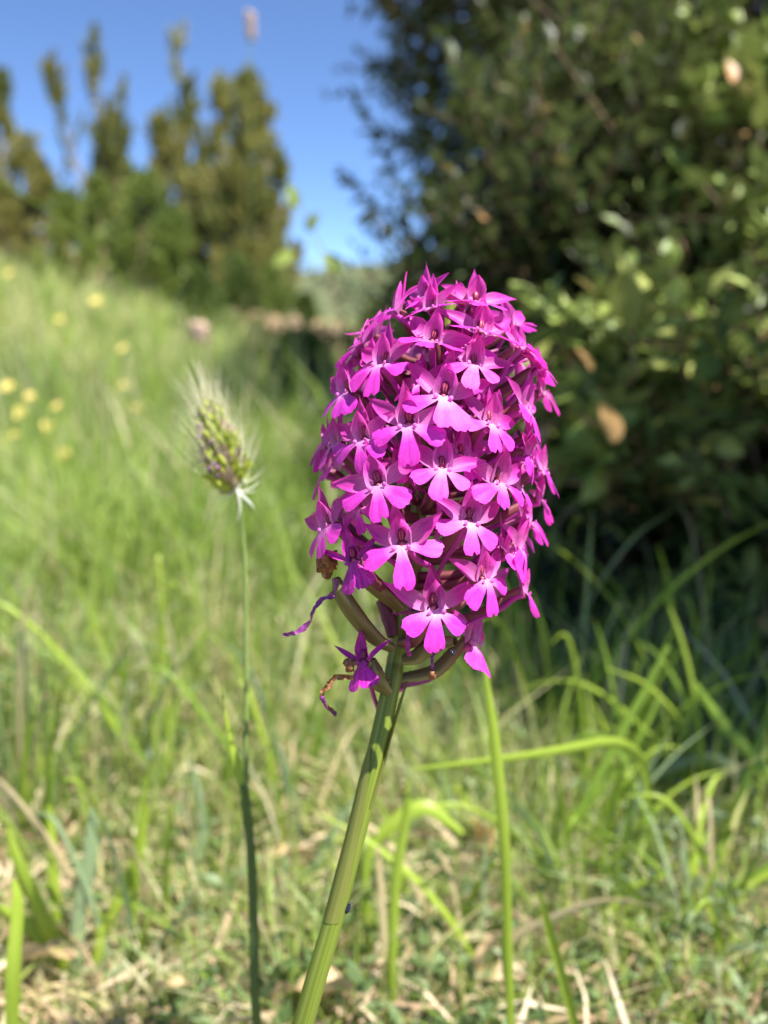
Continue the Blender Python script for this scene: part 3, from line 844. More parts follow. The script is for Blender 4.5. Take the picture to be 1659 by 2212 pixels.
def lip_mesh(name, r, folded=False, mat=None, shrink=1.0, flat=False):
    """three-lobed lip with two small ridges at its base"""
    sp = 58 + 7 * r.random() if not folded else 24
    lobes = [(-sp + 8 * r.normal(), 5.0 + .40 * r.normal(), .56, 1.40 + .1 * r.normal()), (4 * r.normal(), 5.0 + .35 * r.normal(), .62, 1.28 + .1 * r.normal()), (sp + 8 * r.normal(), 5.0 + .40 * r.normal(), .56, 1.40 + .1 * r.normal())]
    notch = r.random() < 0.5
    th = np.radians(np.linspace(-118, 118, 95))
    ns = 11
    rad = np.full(len(th), 0.55)
    rad = np.maximum(rad, 1.15 * sstep(118, 70, np.degrees(np.abs(th))))
    ss = np.linspace(0, 7.4, 280)
    for (an, L, w0, w1) in lobes:
        ph = th - math.radians(an)
        for k in range(len(th)):
            if abs(ph[k]) > 1.3: continue
            t = ss * math.cos(ph[k]) / L
            w = w0 + (w1 - w0) * sstep(0.2, 0.75, t)
            te = 0.80
            end = np.sqrt(np.clip(1 - (np.clip(t - te, 0, None) / (1 - te)) ** 2.4, 0, 1))
            if notch and abs(an) < 20:
                end = end * (1 - 0.0 * t)
            ok = (np.abs(ss * math.sin(ph[k])) < w * end) & (t < 1)
            if ok.any():
                rad[k] = max(rad[k], ss[ok].max())
    # soften the sinus corners slightly
    rad = np.convolve(np.pad(rad, 1, 'edge'), [0.12, 0.76, 0.12], 'valid')
    wob = 1 + 0.015 * r.normal(size=len(th))
    if notch:
        rad = rad * (1 - 0.12 * np.exp(-((np.degrees(th) - 1) / 2.2) ** 2))
    else:
        rad = rad * (1 + 0.07 * np.exp(-((np.degrees(th) - 1) / 2.4) ** 2))
    S = np.linspace(0, 1, ns)
    TH, SS = np.meshgrid(th, S)
    RAD = (rad * wob)[None, :] * SS
    p = RAD * np.sin(TH); q = RAD * np.cos(TH)
    # the lip leaves the mouth forward, then bends down
    qs = np.linspace(-2, 7, 400)
    a1 = math.radians(44 + 6 * r.normal()); a2 = math.radians(74 + 8 * r.normal())
    if flat: a1 = math.radians(14 + 5 * r.normal()); a2 = math.radians(36 + 9 * r.normal())
    ang = a1 + (a2 - a1) * sstep(0.1, 2.0, qs)
    dq = qs[1] - qs[0]
    zi = -np.cumsum(np.sin(ang)) * dq; yi = -np.cumsum(np.cos(ang)) * dq
    i0 = np.argmin(np.abs(qs)); zi -= zi[i0]; yi -= yi[i0]
    rec = -0.01 + 0.10 * r.random() ** 1.5
    z = np.interp(q, qs, zi) - 0.012 * p ** 2
    y = np.interp(q, qs, yi) + (0.030 + 0.02 * r.random()) * p ** 2 + rec * np.clip(q - 2.5, 0, None) ** 2
    if folded:
        y = y + 0.28 * np.abs(p)
    z = z + 0.10 * np.sin(TH * 5 + r.random() * 6) * SS ** 2 + 0.05 * np.sin(TH * 13 + r.random() * 6) * SS ** 3
    # midline groove and lobe ripples
    for (an, L, w0, w1) in lobes:
        dphi = TH - math.radians(an)
        y = y + 0.16 * np.exp(-(RAD * dphi / 0.42) ** 2) * SS * (1 - SS * 0.5)
    mb = MB()
    mb.grid(np.stack([p, y, z], -1) * MM * shrink, np.stack([(TH / th[-1] + 1) / 2, np.clip(RAD / 5.4, 0, 1)], -1))
    for s in (-1, 1):
        # ridges: small upright ears either side of the mouth
        c = np.array([s * 0.92, -0.5, -0.12])
        mb.ellipsoid(c * MM * shrink, np.array([0.11, 0.34, 0.34]) * MM * shrink, 8, 6, axis=(s * 0.75, -0.25, 1))
        mb.uv[-63 + 9:] = mb.uv[-63 + 9:]
    # the ears take the pale tone of the base
    n_ear = (8 + 1) * 6 * 2
    for k in range(len(mb.uv) - n_ear, len(mb.uv)):
        mb.uv[k] = (0.5, 0.26)
    return mb.mesh(name, mat or M['lip'])


def petal_grid(L, W, cup, bend, tip=0.8, nu=7, nv=13, base_w=0.35, r=None):
    """an ovate petal along +Z with its face toward -Y"""
    t = np.linspace(0, 1, nv); a = np.linspace(-1, 1, nu)
    w = W / 2 * np.interp(t, [0, .12, .25, .4, .55, .7, .82, .92, 1], [.45, .74, .95, 1.0, .88, .62, .36, .15, .015])
    A, TT = np.meshgrid(a, t)
    x = A * w[:, None]
    y = -cup * (A ** 2) * w[:, None] + bend * TT ** 2 * L
    if r is not None:
        y = y + 0.12 * np.sin(TT * 7 + r.random() * 6) * A
    return np.stack([x, y, TT * L], -1), np.stack([(A + 1) / 2, TT], -1)


def xf(pts, m):
    return pts @ np.array(m.to_3x3()).T + np.array(m.translation)


def sepal_mesh(name, side, r, mat, shrivel=0.0):
    g, uv = petal_grid(5.9 + .5 * r.normal(), 2.35 - shrivel * 1.4 + .2 * r.normal(), 0.45 + shrivel, 0.10 + 0.12 * r.random(), r=r)
    up = 0.22 + 0.70 * r.random()
    d = Vector((side * 0.88, -0.12 + 0.40 * r.random(), up)).normalized()
    zax = d; yax = Vector((0.1 * side, 1, -0.1)); yax = (yax - zax * yax.dot(zax)).normalized(); xax = yax.cross(zax)
    m = Matrix((xax, yax, zax)).transposed().to_4x4(); m.translation = Vector((side * 0.75, 0.75, 0.25))
    mb = MB(); mb.grid(xf(g.reshape(-1, 3), m).reshape(g.shape) * MM, uv)
    return mb.mesh(name, mat)


def dorsal_mesh(name, r, mat, shrivel=0.0):
    g, uv = petal_grid(6.6 + .5 * r.normal(), 2.2 - shrivel, 0.5, -0.06 - 0.06 * r.random(), r=r)
    m = Matrix.Rotation(R(3 * r.normal()), 4, 'Y') @ Matrix.Rotation(R(6 + 5 * r.normal()), 4, 'X'); m.translation = Vector((0, 1.55, 0.1))
    mb = MB(); mb.grid(xf(g.reshape(-1, 3), m).reshape(g.shape) * MM, uv)
    return mb.mesh(name, mat)


def hood_mesh(name, r, mat, shrivel=0.0):
    """two side petals closing into a pointed hood, open to the front"""
    nv, nu = 15, 17
    t = np.linspace(0, 1, nv); a = np.linspace(-1, 1, nu)
    w = 1.22 * (1 - t) ** 1.0 + 1.62 * np.sin(np.pi * t ** 0.75) ** 0.8
    w = np.interp(t, [0, .2, .42, .65, .82, .93, 1], [1.05, 1.22, 1.26, .98, .60, .28, .04]) * (1 - 0.3 * shrivel)
    A, TT = np.meshgrid(a, t)
    open_ = 1.62 - 0.10 * TT
    x = w[:, None] * np.sin(A * open_) + 0.06 * np.sin(TT * 8 + r.random() * 6)
    y0 = 1.35 - 0.25 * TT - (1.15 + .3 * r.random()) * TT ** 2.2
    y = y0 - w[:, None] * 1.05 * (1 - np.cos(A * open_))
    z = (5.0 + .35 * r.normal()) * TT - 0.35 + 0.55 * np.abs(A) ** 3 * (1 - TT)
    # flare of the free front edges
    fl = np.clip(np.abs(A) - 0.8, 0, 1) / 0.2
    x = x * (1 + 0.22 * fl * (1 - TT))
    y = y - 0.10 * fl
    mb = MB(); mb.grid(np.stack([x, y, z], -1) * MM, np.stack([(A + 1) / 2, TT], -1))
    return mb.mesh(name, mat)


def column_mesh(name):
    mb = MB()
    mb.ellipsoid(np.array([0, 0.85, 1.30]) * MM, np.array([0.52, 0.4, 0.85]) * MM, 12, 9)
    return mb.mesh(name, M['column'])


def pollen_mesh(name):
    mb = MB()
    for s in (-1, 1):
        mb.tube(np.array([(s * .15, .50, 0.85), (s * .20, .42, 1.3), (s * .12, .50, 1.8)]) * MM, [0.05 * MM, 0.06 * MM, 0.035 * MM], 6)
    mb.ellipsoid(np.array([0, 0.6, 0.2]) * MM, np.array([0.32, 0.3, 0.25]) * MM, 8, 6)
    return mb.mesh(name, M['pollen'])


AX = [(855, 1425), (880, 1300), (905, 1100), (935, 900), (965, 700), (977, 630)]
AXD = 0.1225


def axis_u(v):
    vv = np.array([p[1] for p in AX])[::-1]; uu = np.array([p[0] for p in AX])[::-1]
    return float(np.interp(v, vv, uu))


def rad_px(v):
    return float(np.interp(v, [600, 640, 700, 800, 900, 1000, 1100, 1200, 1300, 1400, 1460], [80, 110, 165, 212, 232, 240, 250, 238, 205, 155, 110]))


def za(x, y): return 587.6 + .3958 * x, 553 + .3958 * y
def zb(x, y): return 587.6 + .3958 * x, 1019.6 + .3958 * y


# mouth position in the photo, extra yaw, pitch (None = by height), roll, size, kind
FL = [
    (za(1115, 245), -8, 14, 4, .95, 'n'), (za(862, 285), -22, 14, -8, .95, 'n'), (za(655, 300), -22, 12, -5, .95, 'n'), (za(975, 300), 0, 20, 0, .85, 'b'),
    (za(868, 462), -4, 14, 2, 1.0, 'n'), (za(1150, 412), 4, 14, 4, 1.0, 'n'), (za(480, 490), -12, 18, -8, .95, 'n'), (za(595, 590), 4, 20, -8, 1.02, 'n'),
    (za(1105, 590), 0, 14, 6, 1.05, 'n'), (za(1360, 495), 2, 20, 8, .98, 'n'), (za(935, 768), 0, 10, 1, 1.05, 'n'), (za(392, 745), -4, 10, -8, .98, 'n'),
    (za(742, 925), 2, 6, -3, 1.06, 'n'), (za(1198, 915), 2, 8, 5, 1.02, 'n'), (za(1395, 835), 2, 10, 10, .98, 'n'), (za(1462, 610), 5, 12, 12, .92, 'n'),
    (za(490, 1005), 2, 4, -8, 1.0, 'n'), (za(930, 1162), 0, 2, 2, 1.06, 'n'), (za(577, 1255), 4, 2, -4, 1.05, 'n'), (za(1245, 1240), 2, 2, 5, 1.06, 'n'),
    (za(275, 1045), -8, 0, -10, .95, 's'), (za(285, 1190), -4, -2, -10, .95, 's'), (za(1410, 1090), 6, 2, 10, .95, 'n'), (za(1490, 745), 6, 8, 10, .9, 's'),
    (za(1490, 1175), 2, 0, 12, .9, 's'),
    (zb(292, 300), 2, 0, -12, 1.0, 'n'), (zb(440, 490), 2, 4, -10, 1.0, 'w'), (zb(708, 405), 0, -4, 0, 1.12, 'n'), (zb(1085, 275), 0, 0, 4, 1.10, 'n'),
    (zb(1360, 415), 2, -2, 8, 1.0, 'n'), (zb(1475, 160), 0, 0, 10, .92, 's'), (zb(890, 755), 0, -4, 3, 1.10, 'n'), (zb(1165, 590), 2, -4, 4, 1.08, 'n'),
    (zb(1392, 660), 8, -4, 12, .95, 'n'), (zb(1105, 930), -14, 4, 14, 1.12, 'f'), (zb(490, 1040), 4, 6, -6, .86, 'w'),
    # the far side of the spike, seen between the others
    ((800, 720), 0, 25, 0, .92, 'b'), ((1110, 700), 0, 25, 0, .92, 'b'), ((760, 850), 0, 12, 0, .95, 'b'), ((1130, 830), 0, 12, 0, .95, 'b'), ((900, 780), 0, 12, 0, .95, 'b'), ((1000, 800), 0, 12, 0, .95, 'b'),
    ((740, 1000), 0, 5, 0, .95, 'b'), ((1120, 1000), 0, 5, 0, .95, 'b'), ((850, 930), 0, 8, 0, .95, 'b'), ((1010, 960), 0, 6, 0, .95, 'b'), ((1120, 1150), 0, 0, 0, .95, 'b'), ((1010, 1120), 0, 0, 0, .95, 'b'),
    ((800, 790), 0, 12, -6, .85, 'i'), ((1015, 745), 6, 14, 4, .85, 'i'), ((905, 830), -6, 10, 0, .82, 'i'), ((1075, 900), 8, 8, 8, .85, 'i'), ((795, 925), -8, 6, -8, .85, 'i'), ((1000, 985), 6, 4, 4, .84, 'i'), ((865, 1010), -8, 4, -4, .82, 'i'), ((1120, 1050), 10, 2, 10, .85, 'i'), ((775, 1100), -8, 0, -8, .82, 'i'), ((1105, 1195), 8, 0, 8, .86, 'i'), ((720, 960), -10, 4, -12, .88, 'i'), ((1140, 760), 12, 12, 12, .88, 'i'), ((760, 770), -12, 12, -12, .88, 'i'), ((1000, 655), 10, 18, 6, .82, 'i'), ((915, 640), -12, 18, -6, .82, 'i'), ((1150, 950), 14, 6, 12, .88, 'i'), ((1150, 1130), 14, 2, 12, .88, 'i'),
    ((730, 1130), 0, 0, 0, .9, 'b'), ((1060, 1260), 0, -4, 0, .95, 'b'),
]


def build_orchid():
    r = np.random.default_rng(3)
    base = P(500, 2900, 0.1225)
    base[2] = float(T(base[0], base[1]))
    root = empty('orchid', base)
    tag(root, 'magenta pyramidal orchid spike on a leaning green stem in sharp focus', 'flower')
    # stem and axis
    pts = [base - [0, 0, .004], P(560, 2600, .1215), P(608, 2380, .1205), P(675, 2140, .119), P(730, 1950, .119), P(800, 1680, .1195), P(845, 1480, .121)] + [P(u, v, AXD) for u, v in AX[0:]]
    path = smooth_path(pts, 70)
    rad = np.interp(np.linspace(0, 1, 70), [0, .3, .52, .62, .8, 1], [1.85, 1.5, 1.38, 1.36, 1.22, .8]) * MM
    mb = MB(); mb.tube(path - base, rad, 24, ridges=5, ridge=0.035)
    obj('stem', mb.mesh('stem', M['stem']), root)
    # stem leaves wrapped round the stem, each narrowing to a tip
    seg = np.linspace(0, 1, 70)
    pv = 1106 - FPX * ((path - CAMP) @ UP) / ((path - CAMP) @ FWD)
    def wrap(v0, v1, a_mid, a_half, lift, mat):
        vv = np.linspace(v0, v1, 26); rows = []; uvs = []
        order = np.argsort(pv)
        for k, vk in enumerate(vv):
            t = k / 25
            c = np.array([np.interp(vk, pv[order], path[order, q]) for q in range(3)])
            rr = np.interp(vk, pv[order], rad[order]) * (1.06 + 0.02 * math.sin(t * 9)) + lift * (t ** 1.5) * MM
            half = a_half * (1 - t ** 1.7) ** 0.8 + 0.02
            am = a_mid + 0.25 * t
            th = np.linspace(am - half, am + half, 15)
            rows.append(c + (np.cos(th) * rr)[:, None] * -FWD + (np.sin(th) * rr)[:, None] * RIGHT)
            uvs.append(np.stack([np.linspace(0, 1, 15) * 0.5, np.full(15, t)], -1))
        m_ = MB(); m_.grid(np.array(rows) - base, np.array(uvs))
        return obj('stem_leaf', m_.mesh('stem_leaf', M[mat]), root)
    wrap(1985, 1600, R(-62), R(95), 0.22, 'sheath')
    wrap(1740, 1440, R(88), R(50), 1.1, 'sheath')
    # shared meshes for the florets
    lips = [lip_mesh('lip', r) for _ in range(16)]
    lipt = [lip_mesh('lip', r, flat=True) for _ in range(4)]
    lipf = lip_mesh('lip', r, True)
    lipw = [lip_mesh('lip', r, True, M['wither'], 0.92) for _ in range(2)]
    hoods = [hood_mesh('hood', r, M['hood']) for _ in range(9)]
    hoodw = hood_mesh('hood', r, M['wither'], 0.6)
    seps = {s: [sepal_mesh('lateral_sepal', s, r, M['sepal']) for _ in range(6)] for s in (-1, 1)}
    sepw = {s: sepal_mesh('lateral_sepal', s, r, M['wither'], 0.7) for s in (-1, 1)}
    dors = [dorsal_mesh('dorsal_sepal', r, M['sepal']) for _ in range(5)]
    dorw = dorsal_mesh('dorsal_sepal', r, M['wither'], 0.8)
    col = column_mesh('column'); pol = pollen_mesh('pollen_mass')
    for ((u, v), dyaw, pitch, roll, size, kind) in FL:
        au = axis_u(v); Rm = rad_px(v)
        dx = u - au
        px = AXD / FPX
        k = max(-0.985, min(0.985, dx / Rm))
        yaw = math.asin(k)
        if kind == 'b':
            depth = AXD + Rm * math.cos(yaw) * px * 0.92
            yaw = math.pi - yaw
        elif kind == 'i':
            depth = AXD - Rm * math.cos(yaw) * px * 0.72
        elif kind == 's':
            depth = AXD + 0.002
        else:
            depth = AXD - Rm * math.cos(yaw) * px * 0.96
            yaw *= 0.92
        pos = P(u, v, depth)
        yaw += R(dyaw + 7 * r.normal())
        out = -FWD * math.cos(yaw) + RIGHT * math.sin(yaw)
        pt = R(pitch + 6 * r.normal())
        o_ = out * math.cos(pt) + UP * math.sin(pt)
        up_ = UP * math.cos(pt) - out * math.sin(pt)
        rt_ = np.cross(-o_, up_)          # local +X, with local -Y = outward
        rl = R(roll + 6 * r.normal())
        xa = rt_ * math.cos(rl) + up_ * math.sin(rl) * -1
        zc = up_ * math.cos(rl) + rt_ * math.sin(rl)
        Rm3 = np.stack([xa, -o_, zc], -1)
        f = empty('floret', (0, 0, 0)); f.parent = root
        mt = Matrix.Identity(4)
        sz = size * (0.88 + .20 * r.random()) * 0.99
        for i in range(3):
            for j in range(3): mt[i][j] = Rm3[i][j] * sz
            mt[i][3] = (pos - base)[i]
        f.matrix_local = mt
        w = kind == 'w'
        if w: f['label'] = 'shrivelled dark purple floret'
        pick = lambda L: L[r.integers(len(L))]
        obj('lip', pick(lipw) if w else (lipf if kind == 'f' else pick(lipt if v < 745 else lips)), f)
        obj('hood', hoodw if w else pick(hoods), f)
        obj('dorsal_sepal', dorw if w else pick(dors), f)
        for s in (-1, 1):
            obj('lateral_sepal', sepw[s] if w else pick(seps[s]), f)
        obj('column', col, f); obj('pollen_mass', pol, f)
        # ovary from the axis, spur and bract, in the floret's own frame
        inv = np.linalg.inv(Rm3 * sz)
        loc = lambda p: (np.asarray(p) - pos) @ inv.T
        low = 55 + 25 * r.random()
        va = min(v + low, 1470)
        a0 = P(axis_u(va), va, AXD if va < 1425 else AXD - .0005)
        back = pos + (-o_) * 2.0 * MM - zc * 0.1 * MM
        midp = a0 * 0.45 + back * 0.55 - UP * (1.2 + r.random()) * MM + o_ * 0.6 * MM
        pth = smooth_path([a0, midp, back, pos + (-o_) * 0.9 * MM], 12)
        mb = MB(); mb.tube(loc(pth), np.interp(np.linspace(0, 1, 12), [0, .15, .5, .85, 1], [.6, .8, .95, .7, .7]) * MM, 9, ridges=3, ridge=0.12)
        obj('ovary', mb.mesh('ovary', M['ovary_green'] if v > 1330 else M['ovary']), f)
        sl = 10 + 3 * r.random()
        sd = r.normal() * 1.5
        sp = np.array([(0, .4, -.4), (sd * .2, 2.2, -1.0), (sd * .5, 4.5, -2.2 - r.random()), (sd, sl * .72, -4.0 - 2 * r.random()), (sd * 1.2, sl * .95, -6.2 - 2 * r.random())]) * MM
        mb = MB(); mb.tube(smooth_path(sp, 12), np.linspace(.55, .33, 12) * MM, 7)
        obj('spur', mb.mesh('spur', M['spur']), f)
        b0 = a0 - UP * 1.0 * MM
        b1 = a0 * 0.5 + back * 0.5 - UP * 2.3 * MM + RIGHT * r.normal() * MM
        b2 = a0 * 0.15 + back * 0.85 - UP * 2.0 * MM + RIGHT * r.normal() * 1.5 * MM
        mb = MB(); mb.ribbon(loc(smooth_path([b0, b1, b2], 9)), np.interp(np.linspace(0, 1, 9), [0, .3, 1], [1.0, 1.3, .1]) * MM, loc(pos + RIGHT) * 1.0, 0.4)
        obj('bract', mb.mesh('bract', M['bract']), f)

    # spent florets low on the spike: swollen ovaries and withered strands
    def ovary(pts, rads, mat='ovary_green'):
        pp = smooth_path([P(*q) for q in pts], 16)
        mb = MB(); mb.tube(pp - base, np.interp(np.linspace(0, 1, 16), np.linspace(0, 1, len(rads)), rads) * MM, 12, ridges=3, ridge=0.10)
        o = obj('spent_ovary', mb.mesh('spent_ovary', M[mat]), root)
        return o
    def strand(pts, widths, twist, mat, parent=root):
        pp = smooth_path([P(*q) for q in pts], 26)
        pp = pp + r.normal(size=pp.shape) * 0.00008
        mb = MB(); mb.ribbon(pp - base, np.interp(np.linspace(0, 1, 26), np.linspace(0, 1, len(widths)), widths) * MM, RIGHT * .6 + UP * .4 - FWD * .3, 0.6, twist)
        return obj('withered_strand', mb.mesh('withered_strand', M[mat]), parent)
    B = lambda x, y, d: (*zb(x, y), d)
    ovary([B(655, 960, .1195), B(560, 900, .118), B(450, 770, .116), B(380, 660, .115), B(350, 580, .1145)], [.7, 1.1, 1.3, 1.2, .6])
    ovary([B(640, 1200, .119), B(590, 1150, .118), B(560, 1080, .1172), B(545, 1020, .117)], [.7, 1.25, 1.2, .6])
    ovary([B(720, 1025, .119), B(790, 1010, .118), B(860, 960, .1165), B(930, 930, .115), B(1000, 925, .1135)], [.8, 1.1, 1.3, 1.1, .6])
    ovary([B(700, 740, .119), B(620, 670, .117), B(540, 600, .1155), B(470, 540, .114)], [.8, 1.1, 1.2, .7])
    ovary([B(660, 900, .1215), B(640, 800, .1225), B(590, 700, .1235)], [.8, 1.2, .7], 'ovary')
    strand([B(345, 580, .1142), B(350, 650, .114), B(270, 700, .1138), B(228, 750, .1138), B(190, 830, .114), B(120, 880, .1142), B(58, 890, .1145)], [.9, 1.1, .8, 1.1, .9, 1.0, .5], 7.0, 'purple_strand')
    strand([B(440, 1120, .114), B(345, 1125, .1138), B(310, 1165, .1137), B(270, 1220, .1137), B(300, 1280, .1138), B(350, 1328, .114)], [.9, .8, .9, .7, .9, .4], 5.5, 'brown')
    strand([B(275, 1230, .1135), B(300, 1280, .1136), B(350, 1326, .1138)], [.8, 1.1, .4], 2.0, 'purple_strand')
    strand([B(940, 950, .113), B(880, 1000, .1128), B(880, 1070, .1128), B(870, 1120, .1128)], [.9, .9, .8, .6], 1.5, 'purple_strand')
    strand([B(745, 620, .1165), B(760, 720, .1158), B(735, 800, .1158)], [1.2, 1.4, .5], 0.8, 'bract')
    strand([B(755, 860, .1165), B(735, 930, .116), B(750, 1000, .1165)], [.8, 1.0, .7], 0.4, 'spur')
    strand([B(745, 765, .115), B(700, 770, .1148), B(655, 772, .1146)], [.9, .6, .15], 0.4, 'bract')
    # crumpled brown remains
    for (x, y, d, s) in ((290, 500, .1142, 1.9), (425, 1060, .1142, 1.2), (875, 1105, .1126, .8), (300, 540, .1145, 1.3), (330, 470, .115, 1.2)):
        mb = MB()
        mb.ellipsoid(np.zeros(3), np.array([.7, .6, .9]) * s * MM, 11, 9)
        vv = np.array(mb.v); nn = 1 + 0.35 * np.sin(vv[:, 0] * 5200 / s + y) * np.cos(vv[:, 2] * 4300 / s + x) + 0.18 * np.sin(vv[:, 1] * 9000 + vv[:, 2] * 7000)
        mb.v = (vv * nn[:, None] + P(*zb(x, y), d) - base).tolist()
        obj('withered_remnant', mb.mesh('withered_remnant', M['brown']), root)
    return base


ORCHID = build_orchid()


def beetle(label, u, v, d, s, tilt):
    p = P(u, v, d)
    root = empty('beetle', p)
    tag(root, label, 'beetle')
    mb = MB(); mb.ellipsoid((0, 0, 0), np.array([.45, .42, .75]) * s * MM, 12, 9)
    obj('body', mb.mesh('body', M['beetle']), root)
    mb = MB(); mb.ellipsoid(np.array([0, -.05, .85]) * s * MM, np.array([.28, .26, .26]) * s * MM, 9, 7)
    obj('head', mb.mesh('head', M['beetle']), root)
    for sd in (-1, 1):
        for k in (-.35, 0.05, .45):
            mb = MB(); mb.tube(np.array([(sd * .3, .1, k), (sd * .75, .2, k + .15), (sd * .95, .5, k * 1.6)]) * s * MM, np.array([.06, .05, .03]) * s * MM, 5)
            obj('leg', mb.mesh('leg', M['beetle']), root)
    root.rotation_euler = tilt


beetle('tiny dark blue beetle clinging to the lower orchid stem', 750, 1964, .1185, 1.0, (-.2, .35, 0))
beetle('tiny black beetle below the lowest right floret', *zb(985, 990), .1105, .55, (-.2, -.6, 0))

# ------------------------------------------------------------------ the seed-head grass left of the orchid
def to_ground(p):
    """the place on the ground below a near plant's lowest drawn point"""
    q = np.array(p, float); q[2] = float(T(q[0], q[1])); return q


def build_seed_grass():
    Q = lambda u, v, d: P(u, v, d * 1.09)
    d = 0.150
    low = Q(556, 2230, .152)
    g = to_ground(low + [0.002, 0.004, 0]); g[2] -= 0.003
    root = empty('seed_head_grass', g)
    tag(root, 'grass stalk with a bristly green seed head left of the orchid', 'grass')
    culm = smooth_path([g, low, Q(543, 1900, .151), Q(532, 1700, .150), Q(532, 1450, .150), Q(528, 1200, .150), Q(513, 1068, .150), Q(500, 1030, .150)], 50)
    mb = MB(); mb.tube(culm - g, np.linspace(.75, .33, 50) * MM, 8)
    obj('stem', mb.mesh('stem', M['culm']), root)
    sh = smooth_path([g, low, Q(548, 2000, .1512), Q(543, 1850, .1508), Q(530, 1730, .150), Q(522, 1690, .1495)], 30)
    mb = MB(); mb.tube(sh - g, np.interp(np.linspace(0, 1, 30), [0, .5, .85, .97, 1], [1.0, .95, 1.0, .8, .3]) * MM, 9)
    obj('sheath', mb.mesh('sheath', M['culm_dark']), root)
    mb = MB()
    pp = smooth_path([Q(529, 1725, .1492), Q(512, 1650, .1485), Q(495, 1575, .148), Q(478, 1490, .1475)], 14)
    mb.ribbon(pp - g, np.interp(np.linspace(0, 1, 14), [0, .3, 1], [1.6, 1.7, .15]) * MM, RIGHT + FWD * .5, 0.3)
    obj('leaf_blade', mb.mesh('leaf_blade', M['lime']), root)
    # the head
    rr = np.random.default_rng(8)
    a0 = Q(508, 1062, d); a1 = Q(448, 870, d)
    ax = a1 - a0; L = np.linalg.norm(ax); axn = ax / L
    sx = np.cross(axn, FWD); sx /= np.linalg.norm(sx); sy = np.cross(axn, sx)
    husk = []
    for q in range(3):
        m_ = MB()
        g_, uv = petal_grid(1, .34, .9, 0.05, nu=5, nv=7, r=rr)
        m_.grid(g_, uv); g2, uv2 = petal_grid(.9, .3, -.9, -0.05, nu=5, nv=7, r=rr); m_.grid(g2 + [0, .04, 0], uv2)
        husk.append(m_.mesh('spikelet', M['husk'] if q < 2 else M['husk_brown']))
    prof = lambda t: np.interp(t, [0, .12, .35, .65, .9, 1], [1.4, 3.4, 4.3, 3.2, 1.5, .5]) * MM
    n = 84
    for k in range(n):
        t = (k + .5) / n
        a = k * 2.39996
        rad = prof(t)
        o = sx * math.cos(a) + sy * math.sin(a)
        pos = a0 + axn * L * t * .86 + o * rad * .45
        dr = axn * (0.75 + .5 * t) + o * (0.75 - .55 * t) - sx * 0.0 + rr.normal(size=3) * .08
        zax = Vector(dr).normalized(); yax = Vector(o); yax = (yax - zax * yax.dot(zax)).normalized(); xax = yax.cross(zax)
        s = (5.2 - 1.2 * t + .6 * rr.random()) * MM
        ob = obj('spikelet', husk[2 if rr.random() < .28 else rr.integers(2)], root)
        mt = Matrix((xax * s, yax * s, zax * s)).transposed().to_4x4(); mt.translation = Vector(pos - g)
        ob.matrix_local = mt
        # awns: fine bristles from the tip of each spikelet
        mb = MB()
        for q in range(3):
            tip = pos + np.array(zax) * s * .9
            dv = dr / np.linalg.norm(dr) + axn * .5 + rr.normal(size=3) * .22
            dv /= np.linalg.norm(dv)
            al = (4 + 7 * rr.random()) * MM
            mb.tube(np.array([tip, tip + dv * al * .5 + rr.normal(size=3) * .2 * MM, tip + dv * al]) - g, np.array([.035, .03, .012]) * MM, 4)
        aw = mb.mesh('awn', M['awn'])
        oa = obj('awn', aw, root)
    for k in range(18):
        t = .15 + .75 * rr.random(); a = rr.random() * 6.28
        o = sx * math.cos(a) + sy * math.sin(a)
        if o @ RIGHT > 0.3: o = -o
        p = a0 + axn * L * t + o * (prof(t) * 1.0 + .8 * MM)
        mb = MB(); mb.ellipsoid(np.zeros(3), np.array([.35, .35, .8]) * MM, 7, 6, axis=rr.normal(size=3)); mb.v = (np.array(mb.v) + p - g).tolist()
        obj('anther', mb.mesh('anther', M['anther']), root)
    for (ue, ve, de, dw) in ((555, 970, .148, .7), (540, 945, .149, .5), (560, 1040, .149, .5), (550, 1100, .147, .9), (515, 1125, .148, .7), (545, 1020, .147, .6), (570, 1010, .152, .5), (555, 1060, .152, .5), (500, 1105, .15, .5), (470, 1080, .15, .4), (525, 950, .148, .5)):
        b = Q(512 + 4 * rr.normal(), 1055 + 10 * rr.normal(), .149); e = Q(ue, ve, de)
        mid = (b + e) / 2 + RIGHT * .6 * MM - UP * .3 * MM
        mb = MB(); mb.ribbon(smooth_path([b, mid, e], 9) - g, np.linspace(dw, .1, 9) * MM, UP + RIGHT * .4, .3)
        obj('bristle', mb.mesh('bristle', M['bristle']), root)
    # a long brownish awn at the top
    mb = MB(); mb.tube(smooth_path([Q(452, 890, .15), Q(440, 830, .15), Q(428, 770, .151)], 8) - g, np.linspace(.16, .05, 8) * MM, 5)
    obj('awn', mb.mesh('awn', M['husk_brown']), root)


build_seed_grass()

